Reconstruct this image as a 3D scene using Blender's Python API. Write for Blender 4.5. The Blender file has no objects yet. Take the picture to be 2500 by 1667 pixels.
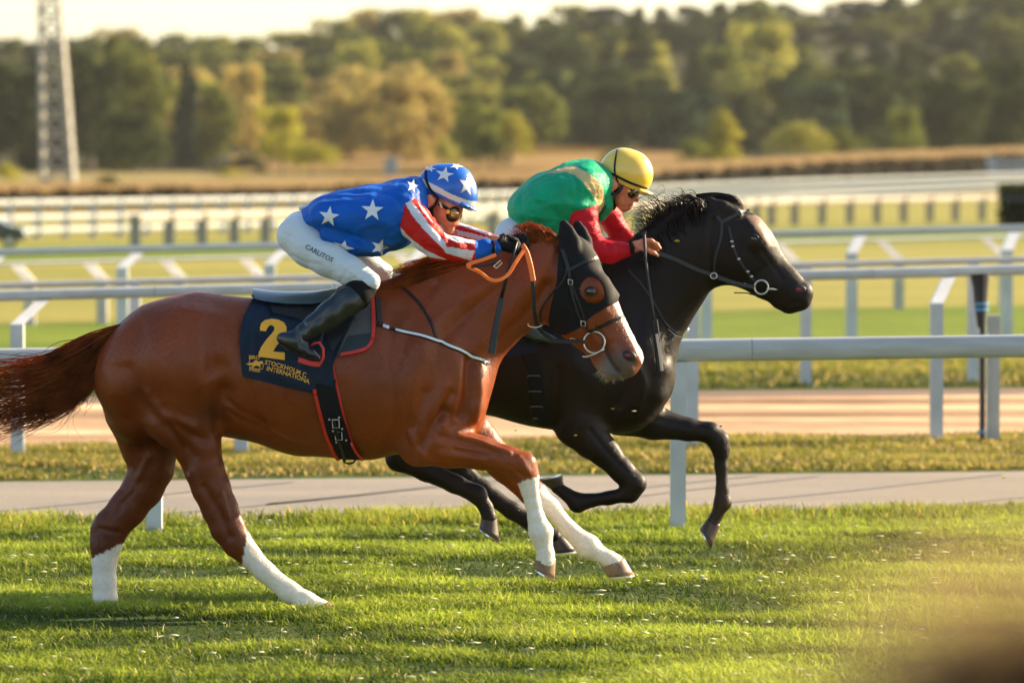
import bpy, math, random
import numpy as np
from mathutils import Vector, Matrix
from mathutils.bvhtree import BVHTree

R = math.radians
SC = bpy.context.scene
COL = SC.collection
rng = np.random.default_rng(7)
random.seed(7)

# ------------------------------------------------------------------ camera, light
FPX = 13889.0; CX, CY = 1250.0, 833.5; HOR = 375.0; CH = 2.2; CD = 27.34
PITCH = math.atan((CY - HOR) / FPX)
cam_d = bpy.data.cameras.new("camera"); cam = bpy.data.objects.new("camera", cam_d); COL.objects.link(cam)
cam.location = (0, -CD, CH); cam.rotation_euler = (math.pi / 2 - PITCH, 0, 0)
cam_d.sensor_width = 36.0; cam_d.lens = FPX * 36.0 / 2500.0
cam_d.clip_start = 0.5; cam_d.clip_end = 6000
cam_d.dof.use_dof = True; cam_d.dof.focus_distance = CD + 0.1; cam_d.dof.aperture_fstop = 3.4
SC.camera = cam

SUN_EL, SUN_AZ = 24.0, 27.0     # azimuth: degrees from +X (right) towards +Y (away)
sx, sy, sz = (math.cos(R(SUN_EL)) * math.cos(R(SUN_AZ)), math.cos(R(SUN_EL)) * math.sin(R(SUN_AZ)), math.sin(R(SUN_EL)))
sun_d = bpy.data.lights.new("sun", 'SUN'); sun = bpy.data.objects.new("sun", sun_d); COL.objects.link(sun)
sun.rotation_euler = Vector((sx, sy, sz)).to_track_quat('Z', 'Y').to_euler()
sun_d.energy = 5.0; sun_d.angle = R(0.6); sun_d.color = (1.0, 0.79, 0.51)
world = bpy.data.worlds.new("World"); SC.world = world; world.use_nodes = True
nt = world.node_tree; nt.nodes.clear()
sky = nt.nodes.new('ShaderNodeTexSky'); sky.sky_type = 'NISHITA'; sky.sun_disc = False
sky.sun_elevation = R(SUN_EL); sky.sun_rotation = R(90 - SUN_AZ)
sky.air_density = 1.0; sky.dust_density = 1.2; sky.ozone_density = 1.0
bgn = nt.nodes.new('ShaderNodeBackground'); bgn.inputs[1].default_value = 0.088
won = nt.nodes.new('ShaderNodeOutputWorld')
nt.links.new(sky.outputs[0], bgn.inputs[0]); nt.links.new(bgn.outputs[0], won.inputs[0])
SC.view_settings.view_transform = 'Standard'; SC.view_settings.look = 'None'
SC.view_settings.gamma = 1.0; SC.view_settings.use_curve_mapping = False
SC.view_settings.exposure = 1.82

# ------------------------------------------------------------------ geometry of the place from the picture
sp, cp = math.sin(PITCH), math.cos(PITCH)
def ray(u, v):
    xc = (u - CX) / FPX; yc = (CY - v) / FPX
    return np.array([xc, cp + yc * sp, -sp + yc * cp])
def P(u, v, Y=0.0):
    d = ray(u, v); t = (Y + CD) / d[1]
    return np.array([d[0] * t, Y, CH + d[2] * t])
def G(u, v, z=0.0):
    d = ray(u, v); t = (z - CH) / d[2]
    return np.array([d[0] * t, -CD + d[1] * t, z])
def proj(V):
    V = np.asarray(V, dtype=float); x = V[:, 0]; y = V[:, 1] + CD; z = V[:, 2] - CH
    f = y * cp - z * sp; upc = y * sp + z * cp
    return np.stack([CX + FPX * x / f, CY - FPX * upc / f], 1)
def m_px(Y=0.0): return (CD + Y) / FPX   # metres per photograph pixel at depth Y

def inpoly(pts, poly):
    x, y = pts[:, 0], pts[:, 1]; inside = np.zeros(len(x), bool); n = len(poly); j = n - 1
    for i in range(n):
        xi, yi = poly[i]; xj, yj = poly[j]
        c = ((yi > y) != (yj > y)) & (x < (xj - xi) * (y - yi) / ((yj - yi) + 1e-12) + xi)
        inside ^= c; j = i
    return inside
def segdist(pts, line, closed=False):
    L = np.asarray(line, float)
    if closed: L = np.vstack([L, L[:1]])
    best = np.full(len(pts), 1e9); near = np.zeros((len(pts), 2))
    for a, b in zip(L[:-1], L[1:]):
        ab = b - a; t = np.clip(((pts - a) @ ab) / (ab @ ab + 1e-9), 0, 1)
        q = a + t[:, None] * ab; d = np.linalg.norm(pts - q, axis=1)
        m = d < best; best[m] = d[m]; near[m] = q[m]
    return best, near
def smooth_line(pts, step):
    P0 = np.asarray(pts, float)
    if len(P0) > 2:
        Q = np.vstack([2 * P0[0] - P0[1], P0, 2 * P0[-1] - P0[-2]]); out = []
        for i in range(1, len(Q) - 2):
            a, b, c, d = Q[i - 1:i + 3]
            n = max(2, int(np.linalg.norm((c - b)[:2]) / step))
            for k in range(n):
                t = k / n
                out.append(0.5 * ((2 * b) + (-a + c) * t + (2 * a - 5 * b + 4 * c - d) * t * t + (-a + 3 * b - 3 * c + d) * t ** 3))
        out.append(P0[-1]); return np.array(out)
    n = max(2, int(np.linalg.norm((P0[1] - P0[0])[:2]) / step))
    return np.array([P0[0] + (P0[1] - P0[0]) * k / n for k in range(n + 1)])

# ------------------------------------------------------------------ object helpers
def tag(o, label=None, cat=None, group=None, kind=None):
    if label: o['label'] = label
    if cat: o['category'] = cat
    if group: o['group'] = group
    if kind: o['kind'] = kind
    return o
def empty(name, loc, label, cat, group=None):
    o = bpy.data.objects.new(name, None); COL.objects.link(o); o.location = loc
    o.empty_display_size = 0.1
    return tag(o, label, cat, group)
def link(name, me, parent=None):
    o = bpy.data.objects.new(name, me); COL.objects.link(o)
    if parent:
        o.parent = parent
        o.matrix_parent_inverse = Matrix.Translation(-world_loc(parent))
    return o
def world_loc(o):
    v = o.location.copy()
    return v
def mesh_np(name, V, F, mat=None, parent=None, smooth=True, cols=None, mats=None, midx=None):
    """V (n,3), F (m,k) one size, or list of arrays"""
    me = bpy.data.meshes.new(name)
    V = np.asarray(V, np.float32)
    Fs = F if isinstance(F, list) else [F]
    Fs = [np.asarray(f, np.int32) for f in Fs if len(f)]
    me.vertices.add(len(V)); me.vertices.foreach_set('co', V.ravel())
    loops = np.concatenate([f.ravel() for f in Fs]); sizes = np.concatenate([np.full(len(f), f.shape[1], np.int32) for f in Fs])
    starts = np.concatenate([[0], np.cumsum(sizes)[:-1]]).astype(np.int32)
    me.loops.add(len(loops)); me.loops.foreach_set('vertex_index', loops)
    me.polygons.add(len(sizes)); me.polygons.foreach_set('loop_start', starts)
    try: me.polygons.foreach_set('loop_total', sizes)
    except Exception: pass
    if midx is not None: me.polygons.foreach_set('material_index', np.asarray(midx, np.int32))
    me.polygons.foreach_set('use_smooth', np.full(len(sizes), smooth))
    me.update(calc_edges=True)
    if cols is not None:
        a = me.color_attributes.new('coat', 'FLOAT_COLOR', 'POINT')
        c4 = np.ones((len(V), 4), np.float32); c4[:, :3] = cols
        a.data.foreach_set('color', c4.ravel())
    for m in (mats or ([mat] if mat else [])): me.materials.append(m)
    return link(name, me, parent)
def poly_mesh(name, V, F, mat=None, parent=None, smooth=False):
    me = bpy.data.meshes.new(name); me.from_pydata([tuple(map(float, v)) for v in V], [], [list(map(int, f)) for f in F]); me.update()
    if smooth: me.polygons.foreach_set('use_smooth', [True] * len(me.polygons))
    if mat: me.materials.append(mat)
    return link(name, me, parent)

class MB:
    def __init__(s): s.V = []; s.F = []
    def box(s, c, dx, dy, dz, ax=None):
        ax = ax or (Vector((1, 0, 0)), Vector((0, 1, 0)), Vector((0, 0, 1))); b = len(s.V); c = Vector(c)
        for k in (-1, 1):
            for j in (-1, 1):
                for i in (-1, 1):
                    s.V.append(c + ax[0] * (i * dx / 2) + ax[1] * (j * dy / 2) + ax[2] * (k * dz / 2))
        for f in ((0, 2, 3, 1), (4, 5, 7, 6), (0, 1, 5, 4), (2, 6, 7, 3), (0, 4, 6, 2), (1, 3, 7, 5)): s.F.append([b + i for i in f])
        return s
    def bar(s, a, b, w, h, up=(0, 0, 1)):
        a = Vector(a); b = Vector(b); t = (b - a); L = t.length; t = t.normalized(); side = t.cross(Vector(up))
        if side.length < 1e-3: side = t.cross(Vector((1, 0, 0)))
        side.normalize(); u2 = side.cross(t).normalized()
        return s.box((a + b) / 2, L, w, h, (t, side, u2))
    def tube(s, pts, rad, n=8, caps=True, flat=None):
        pts = [Vector(p) for p in pts]; m = len(pts); b = len(s.V)
        rad = rad if hasattr(rad, '__len__') else [rad] * m
        prev = None
        for i, p in enumerate(pts):
            t = (pts[min(i + 1, m - 1)] - pts[max(i - 1, 0)]).normalized()
            if prev is None:
                prev = t.cross(Vector((0, 1, 0)));
                if prev.length < 1e-3: prev = t.cross(Vector((1, 0, 0)))
            sd = (prev - t * prev.dot(t)).normalized(); prev = sd; up = t.cross(sd)
            for k in range(n):
                a = 2 * math.pi * k / n
                s.V.append(p + (sd * math.cos(a) + up * math.sin(a)) * rad[i])
        for i in range(m - 1):
            for k in range(n):
                s.F.append([b + i * n + k, b + i * n + (k + 1) % n, b + (i + 1) * n + (k + 1) % n, b + (i + 1) * n + k])
        if caps:
            s.F.append([b + k for k in range(n)][::-1]); s.F.append([b + (m - 1) * n + k for k in range(n)])
        return s
    def build(s, name, mat, parent=None, smooth=False): return poly_mesh(name, s.V, s.F, mat, parent, smooth)

# ------------------------------------------------------------------ materials
def mat(name, col, rough=0.6, metal=0.0, spec=0.5, noise=None, bump=None, coat=None, attr=False, sheen=0.0, trans=0.0, clear=0.0, emit=None, rnd=0.0):
    m = bpy.data.materials.new(name); m.use_nodes = True; n = m.node_tree; n.nodes.clear()
    out = n.nodes.new('ShaderNodeOutputMaterial'); bs = n.nodes.new('ShaderNodeBsdfPrincipled')
    bs.inputs['Base Color'].default_value = (*col, 1); bs.inputs['Roughness'].default_value = rough
    bs.inputs['Metallic'].default_value = metal; bs.inputs['Specular IOR Level'].default_value = spec
    bs.inputs['Coat Weight'].default_value = clear; bs.inputs['Sheen Weight'].default_value = sheen
    if clear: bs.inputs['Coat Roughness'].default_value = 0.15
    src = None
    if attr:
        a = n.nodes.new('ShaderNodeAttribute'); a.attribute_name = 'coat'; src = a.outputs['Color']
    tc = n.nodes.new('ShaderNodeTexCoord')
    if noise:     # list of (scale, (amp colour multiplier low), (high), stretch)
        for (scale, lo, hi, st) in noise:
            mp = n.nodes.new('ShaderNodeMapping'); mp.inputs['Scale'].default_value = st
            n.links.new(tc.outputs['Object'], mp.inputs[0])
            t = n.nodes.new('ShaderNodeTexNoise'); t.inputs['Scale'].default_value = scale; t.inputs['Detail'].default_value = 5
            n.links.new(mp.outputs[0], t.inputs[0])
            rmp = n.nodes.new('ShaderNodeValToRGB'); rmp.color_ramp.elements[0].position = 0.33; rmp.color_ramp.elements[1].position = 0.67
            rmp.color_ramp.elements[0].color = (*lo, 1); rmp.color_ramp.elements[1].color = (*hi, 1)
            n.links.new(t.outputs[0], rmp.inputs[0])
            mx = n.nodes.new('ShaderNodeMix'); mx.data_type = 'RGBA'; mx.blend_type = 'MULTIPLY'; mx.inputs[0].default_value = 1
            if src is None: mx.inputs[6].default_value = (*col, 1)
            else: n.links.new(src, mx.inputs[6])
            n.links.new(rmp.outputs[0], mx.inputs[7]); src = mx.outputs[2]
    if rnd:
        oi = n.nodes.new('ShaderNodeObjectInfo'); mr = n.nodes.new('ShaderNodeMapRange')
        mr.inputs[3].default_value = 1 - rnd; mr.inputs[4].default_value = 1 + rnd
        n.links.new(oi.outputs['Random'], mr.inputs[0])
        vm = n.nodes.new('ShaderNodeVectorMath'); vm.operation = 'SCALE'
        if src is None: vm.inputs[0].default_value = col
        else: n.links.new(src, vm.inputs[0])
        n.links.new(mr.outputs[0], vm.inputs['Scale']); src = vm.outputs[0]
    if src is not None: n.links.new(src, bs.inputs['Base Color'])
    if bump:
        nz = None
        for (scale, stren, dist, st) in bump:
            mp = n.nodes.new('ShaderNodeMapping'); mp.inputs['Scale'].default_value = st
            n.links.new(tc.outputs['Object'], mp.inputs[0])
            t = n.nodes.new('ShaderNodeTexNoise'); t.inputs['Scale'].default_value = scale; t.inputs['Detail'].default_value = 4
            n.links.new(mp.outputs[0], t.inputs[0])
            b = n.nodes.new('ShaderNodeBump'); b.inputs['Strength'].default_value = stren; b.inputs['Distance'].default_value = dist
            n.links.new(t.outputs[0], b.inputs['Height'])
            if nz is not None: n.links.new(nz, b.inputs['Normal'])
            nz = b.outputs[0]
        n.links.new(nz, bs.inputs['Normal'])
    last = bs.outputs[0]
    if trans:
        tr = n.nodes.new('ShaderNodeBsdfTranslucent')
        if src is not None: n.links.new(src, tr.inputs[0])
        else: tr.inputs[0].default_value = (*[min(1, c * 1.3) for c in col], 1)
        mx = n.nodes.new('ShaderNodeMixShader'); mx.inputs[0].default_value = trans
        n.links.new(last, mx.inputs[1]); n.links.new(tr.outputs[0], mx.inputs[2]); last = mx.outputs[0]
    n.links.new(last, out.inputs[0])
    return m
U1 = (1, 1, 1)
M = {}
M['chestnut'] = mat('chestnut_coat', (0.2, 0.06, 0.02), 0.43, spec=0.33, attr=True, sheen=0.0,
                    noise=[(5, (0.86, 0.84, 0.82), (1.08, 1.08, 1.08), U1), (60, (0.94, 0.935, 0.93), (1.04, 1.04, 1.04), (1, 1, 1))],
                    bump=[(9, 0.4, 0.02, U1), (34, 0.35, 0.006, (1, 1, .6)), (150, 0.35, 0.003, (1, 1, 0.4))])
M['fur'] = mat('short_coat_hair', (.2, .05, .01), 0.45, spec=0.3, attr=True, trans=0.3)
M['blackcoat'] = mat('black_coat', (0.012, 0.009, 0.008), 0.5, spec=0.22, attr=True,
                     noise=[(5, (0.7, 0.65, 0.6), (1.2, 1.15, 1.1), U1)], bump=[(9, 0.35, 0.02, U1), (130, 0.25, 0.003, (1, 1, 0.4))])
M['chestnut_hair'] = mat('chestnut_hair', (0.42, 0.11, 0.016), 0.5, spec=0.25, trans=0.6, noise=[(14, (0.6, 0.5, 0.5), (1.35, 1.3, 1.2), (1, 1, 1))])
M['tail_hair'] = mat('dark_chestnut_tail_hair', (0.36, 0.095, 0.016), 0.5, spec=0.3, trans=0.55, noise=[(10, (0.5, 0.45, 0.4), (1.4, 1.3, 1.2), U1)])
M['black_hair'] = mat('black_hair', (0.012, 0.007, 0.005), 0.45, spec=0.35, trans=0.25)
M['hoof_pale'] = mat('pale_hoof', (0.30, 0.19, 0.11), 0.5, noise=[(18, (0.45, 0.35, 0.28), (1.2, 1.2, 1.2), (1, 1, 0.4))], bump=[(60, 0.3, 0.003, (1, 1, 4))])
M['hoof_dark'] = mat('dark_hoof', (0.04, 0.028, 0.022), 0.5, noise=[(18, (0.6, 0.55, 0.5), (1.6, 1.5, 1.4), (1, 1, 0.4))], bump=[(60, 0.3, 0.003, (1, 1, 4))])
M['steel'] = mat('steel', (0.62, 0.6, 0.56), 0.28, metal=1.0)
M['leather'] = mat('black_leather', (0.008, 0.009, 0.010), 0.42, spec=0.35, bump=[(120, 0.2, 0.002, U1)])
M['leather_grey'] = mat('dark_grey_rubber', (0.016, 0.022, 0.026), 0.6, bump=[(160, 0.5, 0.003, U1)])
M['boot'] = mat('boot_leather', (0.004, 0.010, 0.013), 0.25, spec=0.5, clear=0.25, bump=[(22, 0.5, 0.012, U1), (90, 0.15, 0.002, U1)])
M['boot_teal'] = mat('teal_sheen_boot_leather', (0.015, 0.05, 0.06), 0.3, spec=0.5, clear=0.3, bump=[(22, 0.5, 0.012, U1)])
M['seatleather'] = mat('grey_green_saddle_leather', (0.045, 0.075, 0.085), 0.3, spec=0.5, clear=0.3)
M['sock'] = mat('black_knit', (0.004, 0.004, 0.0045), 0.9, spec=0.2)
M['red'] = mat('red_trim', (0.50, 0.018, 0.008), 0.5, bump=[(80, 0.2, 0.002, U1)])
M['orange'] = mat('orange_rein', (0.85, 0.17, 0.015), 0.55, bump=[(90, 0.3, 0.002, U1)])
M['white_strap'] = mat('white_strap', (0.72, 0.74, 0.76), 0.4)
M['navy'] = mat('navy_cloth', (0.002, 0.011, 0.026), 0.7, spec=0.3, noise=[(7, (0.6, 0.7, 0.7), (1.35, 1.3, 1.3), U1)], bump=[(7, 0.6, 0.03, U1), (200, 0.3, 0.002, U1)])
M['greycloth'] = mat('grey_pad_cloth', (0.075, 0.078, 0.082), 0.85, bump=[(200, 0.4, 0.002, U1)])
M['tealcloth'] = mat('dark_teal_pad', (0.008, 0.022, 0.026), 0.7, bump=[(12, 0.5, 0.02, U1)])
M['blackweb'] = mat('black_webbing', (0.0035, 0.004, 0.005), 0.75, spec=0.25, bump=[(150, 0.4, 0.002, U1)])
M['yellow_print'] = mat('yellow_print', (0.85, 0.4, 0.02), 0.6)
M['gold_print'] = mat('gold_embroidery', (0.72, 0.36, 0.03), 0.6)
M['breeches'] = mat('white_breeches', (0.50, 0.57, 0.59), 0.55, sheen=0.1, bump=[(9, 0.5, 0.02, (1, 1, 2.2)), (34, 0.35, 0.006, (1, 1, 2.5))])
M['grey_print'] = mat('grey_lettering', (0.10, 0.13, 0.14), 0.6)
M['silk_attr'] = mat('racing_silk', (0.5, 0.5, 0.5), 0.55, spec=0.2, attr=True, trans=0.12, noise=[(9, (0.85, 0.85, 0.85), (1.08, 1.08, 1.08), U1)], bump=[(7, 0.75, 0.045, (1, 1, 1.5)), (24, 0.4, 0.012, (1.0, 1, 1.6))])
M['star'] = mat('white_star_print', (0.62, 0.64, 0.64), 0.55)
M['helmet_attr'] = mat('helmet_silk', (0.5, 0.5, 0.5), 0.3, attr=True, clear=0.35, bump=[(14, 0.3, 0.008, U1)])
M['helmet_yellow'] = mat('yellow_helmet_shell', (0.72, 0.50, 0.07), 0.28, attr=True, clear=0.5)
M['skin'] = mat('skin', (0.50, 0.235, 0.15), 0.5, attr=True, noise=[(25, (0.85, 0.78, 0.75), (1.08, 1.08, 1.08), U1)], bump=[(60, 0.25, 0.003, U1)])
M['black_plastic'] = mat('black_plastic', (0.012, 0.012, 0.012), 0.35)
M['lens'] = mat('amber_lens', (0.35, 0.20, 0.04), 0.08, metal=0.5, clear=1.0)
M['lens_dark'] = mat('dark_lens', (0.02, 0.015, 0.008), 0.08, clear=1.0)
M['eye'] = mat('eye', (0.012, 0.006, 0.004), 0.06, clear=1.0)
M['nostril'] = mat('flared_nostril_lining', (0.30, 0.010, 0.012), 0.4)
M['nostril_dark'] = mat('nostril_rim', (0.012, 0.008, 0.007), 0.5)
M['rail'] = mat('white_rail', (0.46, 0.455, 0.43), 0.38, noise=[(1.4, (0.86, 0.88, 0.9), (1.05, 1.05, 1.04), (0.3, 1, 6)), (9, (0.88, 0.86, 0.82), (1.04, 1.04, 1.04), (0.3, 3, 3))])
M['post'] = mat('white_post', (0.52, 0.52, 0.50), 0.35, noise=[(4, (0.85, 0.85, 0.83), (1.05, 1.05, 1.05), U1)])
M['post_pale'] = mat('weathered_pale_post', (0.50, 0.46, 0.38), 0.7, noise=[(4, (0.8, 0.8, 0.8), (1.1, 1.1, 1.1), U1)])
M['farwhite'] = mat('far_white_paint', (0.33, 0.355, 0.345), 0.6)
M['farrail'] = mat('far_grey_rail', (0.24, 0.26, 0.25), 0.6)
M['farbeige'] = mat('far_cream_rail', (0.28, 0.245, 0.19), 0.7)
M['mast'] = mat('galvanised_mast', (0.30, 0.29, 0.24), 0.5, metal=0.2)
M['turf'] = mat('turf_soil', (0.045, 0.065, 0.012), 0.95, spec=0.1, noise=[(1.2, (0.55, 0.6, 0.5), (1.4, 1.35, 1.3), (1, 1, 1)), (9, (0.6, 0.6, 0.6), (1.35, 1.35, 1.3), U1)], bump=[(30, 0.8, 0.05, U1)])
M['grass'] = mat('grass_blades', (0.2, 0.27, 0.03), 0.6, spec=0.25, attr=True, trans=0.5)
M['clover'] = mat('clover_heads', (0.60, 0.62, 0.42), 0.7, trans=0.3)
M['asphalt'] = mat('worn_asphalt_path', (0.22, 0.19, 0.155), 0.9, spec=0.2, noise=[(0.5, (0.85, 0.86, 0.88), (1.1, 1.08, 1.05), (0.5, 2, 1)), (40, (0.85, 0.85, 0.85), (1.1, 1.1, 1.1), U1)], bump=[(80, 0.5, 0.01, U1)])
M['tar'] = mat('tar_seam', (0.13, 0.12, 0.115), 0.8)  # flat dark tone of the shadow strips painted on the path
M['sand'] = mat('sand_track', (0.42, 0.29, 0.18), 0.95, spec=0.1, noise=[(1.3, (0.25, 0.17, 0.12), (1.7, 1.7, 1.65), (0.05, 0.55, 1)), (6, (0.8, 0.75, 0.7), (1.15, 1.15, 1.15), (0.3, 1, 1))], bump=[(3, 1.0, 0.15, (0.2, 2.5, 1)), (20, 0.8, 0.03, (0.3, 1, 1))])
M['soil'] = mat('dark_soil_edge', (0.12, 0.06, 0.035), 0.95, noise=[(3, (0.6, 0.6, 0.6), (1.3, 1.3, 1.3), (0.3, 1, 1))])
M['mown'] = mat('mown_grass', (0.115, 0.155, 0.010), 0.95, spec=0.1, noise=[(0.35, (0.8, 0.85, 0.7), (1.15, 1.1, 1.1), (0.25, 1.5, 1)), (3, (0.8, 0.8, 0.8), (1.15, 1.15, 1.15), (0.4, 1, 1))], bump=[(12, 0.8, 0.05, U1)])
M['drygrass'] = mat('dry_yellow_grass', (0.225, 0.205, 0.045), 0.95, spec=0.1, noise=[(0.25, (0.8, 0.85, 0.8), (1.15, 1.1, 1.1), (0.2, 1.0, 1)), (3, (0.85, 0.85, 0.8), (1.1, 1.1, 1.1), (0.4, 1, 1))], bump=[(12, 0.8, 0.05, U1)])
M['field'] = mat('far_field', (0.20, 0.16, 0.05), 0.95, spec=0.1, noise=[(0.02, (0.8, 0.85, 0.8), (1.2, 1.1, 1.1), (0.3, 1.0, 1))])
M['bank'] = mat('dry_grass_bank', (0.27, 0.165, 0.05), 0.95, spec=0.1, trans=0.2, noise=[(0.3, (0.75, 0.72, 0.7), (1.15, 1.15, 1.1), (0.3, 1.0, 1))])
M['forest_floor'] = mat('forest_floor', (0.045, 0.045, 0.018), 0.95, spec=0.05, noise=[(0.05, (0.6, 0.6, 0.6), (1.5, 1.4, 1.2), U1)])
M['hedge'] = mat('hedge_leaves', (0.012, 0.010, 0.005), 0.9, spec=0.05, rnd=0.2)
M['trunk'] = mat('bark', (0.10, 0.075, 0.05), 0.9, bump=[(5, 0.8, 0.1, (1, 1, 0.2))])
def leafmat(name, col, tr=0.4): return mat(name, col, 0.8, spec=0.05, trans=tr, rnd=0.25, noise=[(0.35, (0.65, 0.65, 0.6), (1.3, 1.25, 1.2), U1)])
M['leaf_dark'] = leafmat('dark_green_leaves', (0.040, 0.058, 0.014), 0.35)
M['leaf_olive'] = leafmat('olive_leaves', (0.14, 0.16, 0.03))
M['leaf_gold'] = leafmat('golden_green_leaves', (0.32, 0.31, 0.06))
M['leaf_yellow'] = leafmat('yellow_green_leaves', (0.34, 0.32, 0.04), 0.5)
M['leaf_ochre'] = leafmat('ochre_autumn_leaves', (0.38, 0.30, 0.09), 0.45)
M['leaf_teal'] = leafmat('blue_green_needles', (0.032, 0.055, 0.026), 0.2)
M['hairbrown'] = mat('brown_hair', (0.006, 0.003, 0.0016), 0.8, spec=0.1)
M['hairgold'] = mat('flyaway_hair', (0.6, 0.5, 0.33), 0.5, trans=0.6)  # golden backlight on the brown hair, put into the strand colour
M['carpaint'] = mat('silver_car_paint', (0.035, 0.04, 0.04), 0.3, metal=0.4, clear=1.0)
M['tyre'] = mat('tyre_rubber', (0.015, 0.015, 0.015), 0.85)
M['glass_dark'] = mat('dark_glass', (0.02, 0.025, 0.03), 0.08, clear=1.0)
M['blue_tape'] = mat('blue_tape', (0.08, 0.25, 0.42), 0.5)
M['pole_black'] = mat('black_pole', (0.012, 0.012, 0.014), 0.5)

# ------------------------------------------------------------------ distance-field modelling
class Field:
    def __init__(s, lo, hi, h):
        s.lo = np.array(lo, float); s.h = h; s.n = np.ceil((np.array(hi) - s.lo) / h).astype(int) + 1
        s.d = np.full(s.n, 0.5, np.float32)
    def axes(s, i0, i1): return [s.lo[k] + s.h * np.arange(i0[k], i1[k], dtype=np.float32) for k in range(3)]
    def seg(s, a, b, ra, rb, sa, sb, k):
        a = np.asarray(a, float); b = np.asarray(b, float); m = max(ra, rb, ra * sa, rb * sb) + k + 3 * s.h
        lo = np.minimum(a, b) - m; hi = np.maximum(a, b) + m
        i0 = np.clip(np.floor((lo - s.lo) / s.h).astype(int), 0, s.n); i1 = np.clip(np.ceil((hi - s.lo) / s.h).astype(int) + 1, 0, s.n)
        if np.any(i1 <= i0): return
        X, Y, Z = np.meshgrid(*s.axes(i0, i1), indexing='ij', sparse=True)
        sm = 0.5 * (sa + sb)
        ab = (b - a); abs_ = ab.copy(); abs_[1] /= sm
        L2 = float(abs_ @ abs_) + 1e-12
        t = ((X - a[0]) * abs_[0] + (Y - a[1]) / sm * abs_[1] + (Z - a[2]) * abs_[2]) / L2
        t = np.clip(t, 0, 1)
        sc = sa + (sb - sa) * t; r = ra + (rb - ra) * t
        d = np.sqrt((X - a[0] - ab[0] * t) ** 2 + ((Y - a[1] - ab[1] * t) / sc) ** 2 + (Z - a[2] - ab[2] * t) ** 2) - r
        d = d * np.minimum(1, sc)
        sl = tuple(slice(p, q) for p, q in zip(i0, i1))
        s.d[sl] = smin(s.d[sl], d.astype(np.float32), k)
    def chain(s, nodes, k=0.015):
        """nodes (x,y,z,r,squash) in metres"""
        if len(nodes) == 1: nodes = [nodes[0], nodes[0]]
        for p, q in zip(nodes[:-1], nodes[1:]): s.seg(p[:3], q[:3], p[3], q[3], p[4], q[4], k)
    def merge(s, o, k): s.d = smin(s.d, o.d, k)
    def like(s):
        o = Field.__new__(Field); o.lo = s.lo; o.h = s.h; o.n = s.n; o.d = np.full(s.n, 0.5, np.float32); return o
    def mesh(s, iso=0.0, smooth=4):
        return surface_nets(s.d - iso, s.lo, s.h, smooth)
def smin(a, b, k):
    if k <= 0: return np.minimum(a, b)
    h = np.maximum(k - np.abs(a - b), 0) / k
    return np.minimum(a, b) - h * h * k * 0.25
def surface_nets(D, lo, h, smooth=4):
    n = D.shape; ins = D < 0
    c = np.zeros((n[0] - 1, n[1] - 1, n[2] - 1), np.uint8)
    for i in (0, 1):
        for j in (0, 1):
            for k in (0, 1):
                c += ins[i:n[0] - 1 + i, j:n[1] - 1 + j, k:n[2] - 1 + k]
    act = (c > 0) & (c < 8); idx = np.argwhere(act); vid = np.full(c.shape, -1, np.int32); vid[act] = np.arange(len(idx))
    acc = np.zeros((len(idx), 3)); cnt = np.zeros(len(idx))
    corners = [(i, j, k) for i in (0, 1) for j in (0, 1) for k in (0, 1)]
    vals = {q: D[idx[:, 0] + q[0], idx[:, 1] + q[1], idx[:, 2] + q[2]] for q in corners}
    for a in corners:
        for ax in range(3):
            if a[ax] == 0:
                b = list(a); b[ax] = 1; b = tuple(b); va, vb = vals[a], vals[b]; m = (va < 0) != (vb < 0)
                t = np.where(m, va / (va - vb + 1e-20), 0)
                p = np.zeros((len(idx), 3)); p += a; p[:, ax] += t
                acc[m] += p[m]; cnt[m] += 1
    V = (idx + acc / np.maximum(cnt, 1)[:, None]) * h + lo
    F = []
    for ax in range(3):
        o1, o2 = [(1, 2), (2, 0), (0, 1)][ax]
        sl0 = [slice(None)] * 3; sl1 = [slice(None)] * 3
        sl0[ax] = slice(0, n[ax] - 1); sl1[ax] = slice(1, n[ax])
        A = ins[tuple(sl0)]; B = ins[tuple(sl1)]
        e = np.argwhere(A != B); e = e[(e[:, o1] > 0) & (e[:, o2] > 0) & (e[:, o1] < n[o1] - 1) & (e[:, o2] < n[o2] - 1)]
        if not len(e): continue
        def cell(d1, d2):
            q = e.copy(); q[:, o1] -= d1; q[:, o2] -= d2; return vid[q[:, 0], q[:, 1], q[:, 2]]
        f = np.stack([cell(1, 1), cell(0, 1), cell(0, 0), cell(1, 0)], 1)
        flip = ~A[e[:, 0], e[:, 1], e[:, 2]]
        f[flip] = f[flip][:, ::-1]; F.append(f)
    F = np.concatenate(F); F = F[(F >= 0).all(1)]
    V = lap(V, F, smooth)
    return V, F
def lap(V, F, it, lam=0.5):
    if it <= 0: return V
    E = np.concatenate([F[:, [0, 1]], F[:, [1, 2]], F[:, [2, 3]], F[:, [3, 0]]])
    for q in range(it):
        S = np.zeros_like(V); n = np.bincount(E[:, 0], minlength=len(V)) + np.bincount(E[:, 1], minlength=len(V))
        for k in range(3):
            S[:, k] = np.bincount(E[:, 0], V[E[:, 1], k], len(V)) + np.bincount(E[:, 1], V[E[:, 0], k], len(V))
        S /= np.maximum(n, 1)[:, None]
        V = V + (S - V) * (lam if q % 2 == 0 else -lam * 0.9)
    return V
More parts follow.
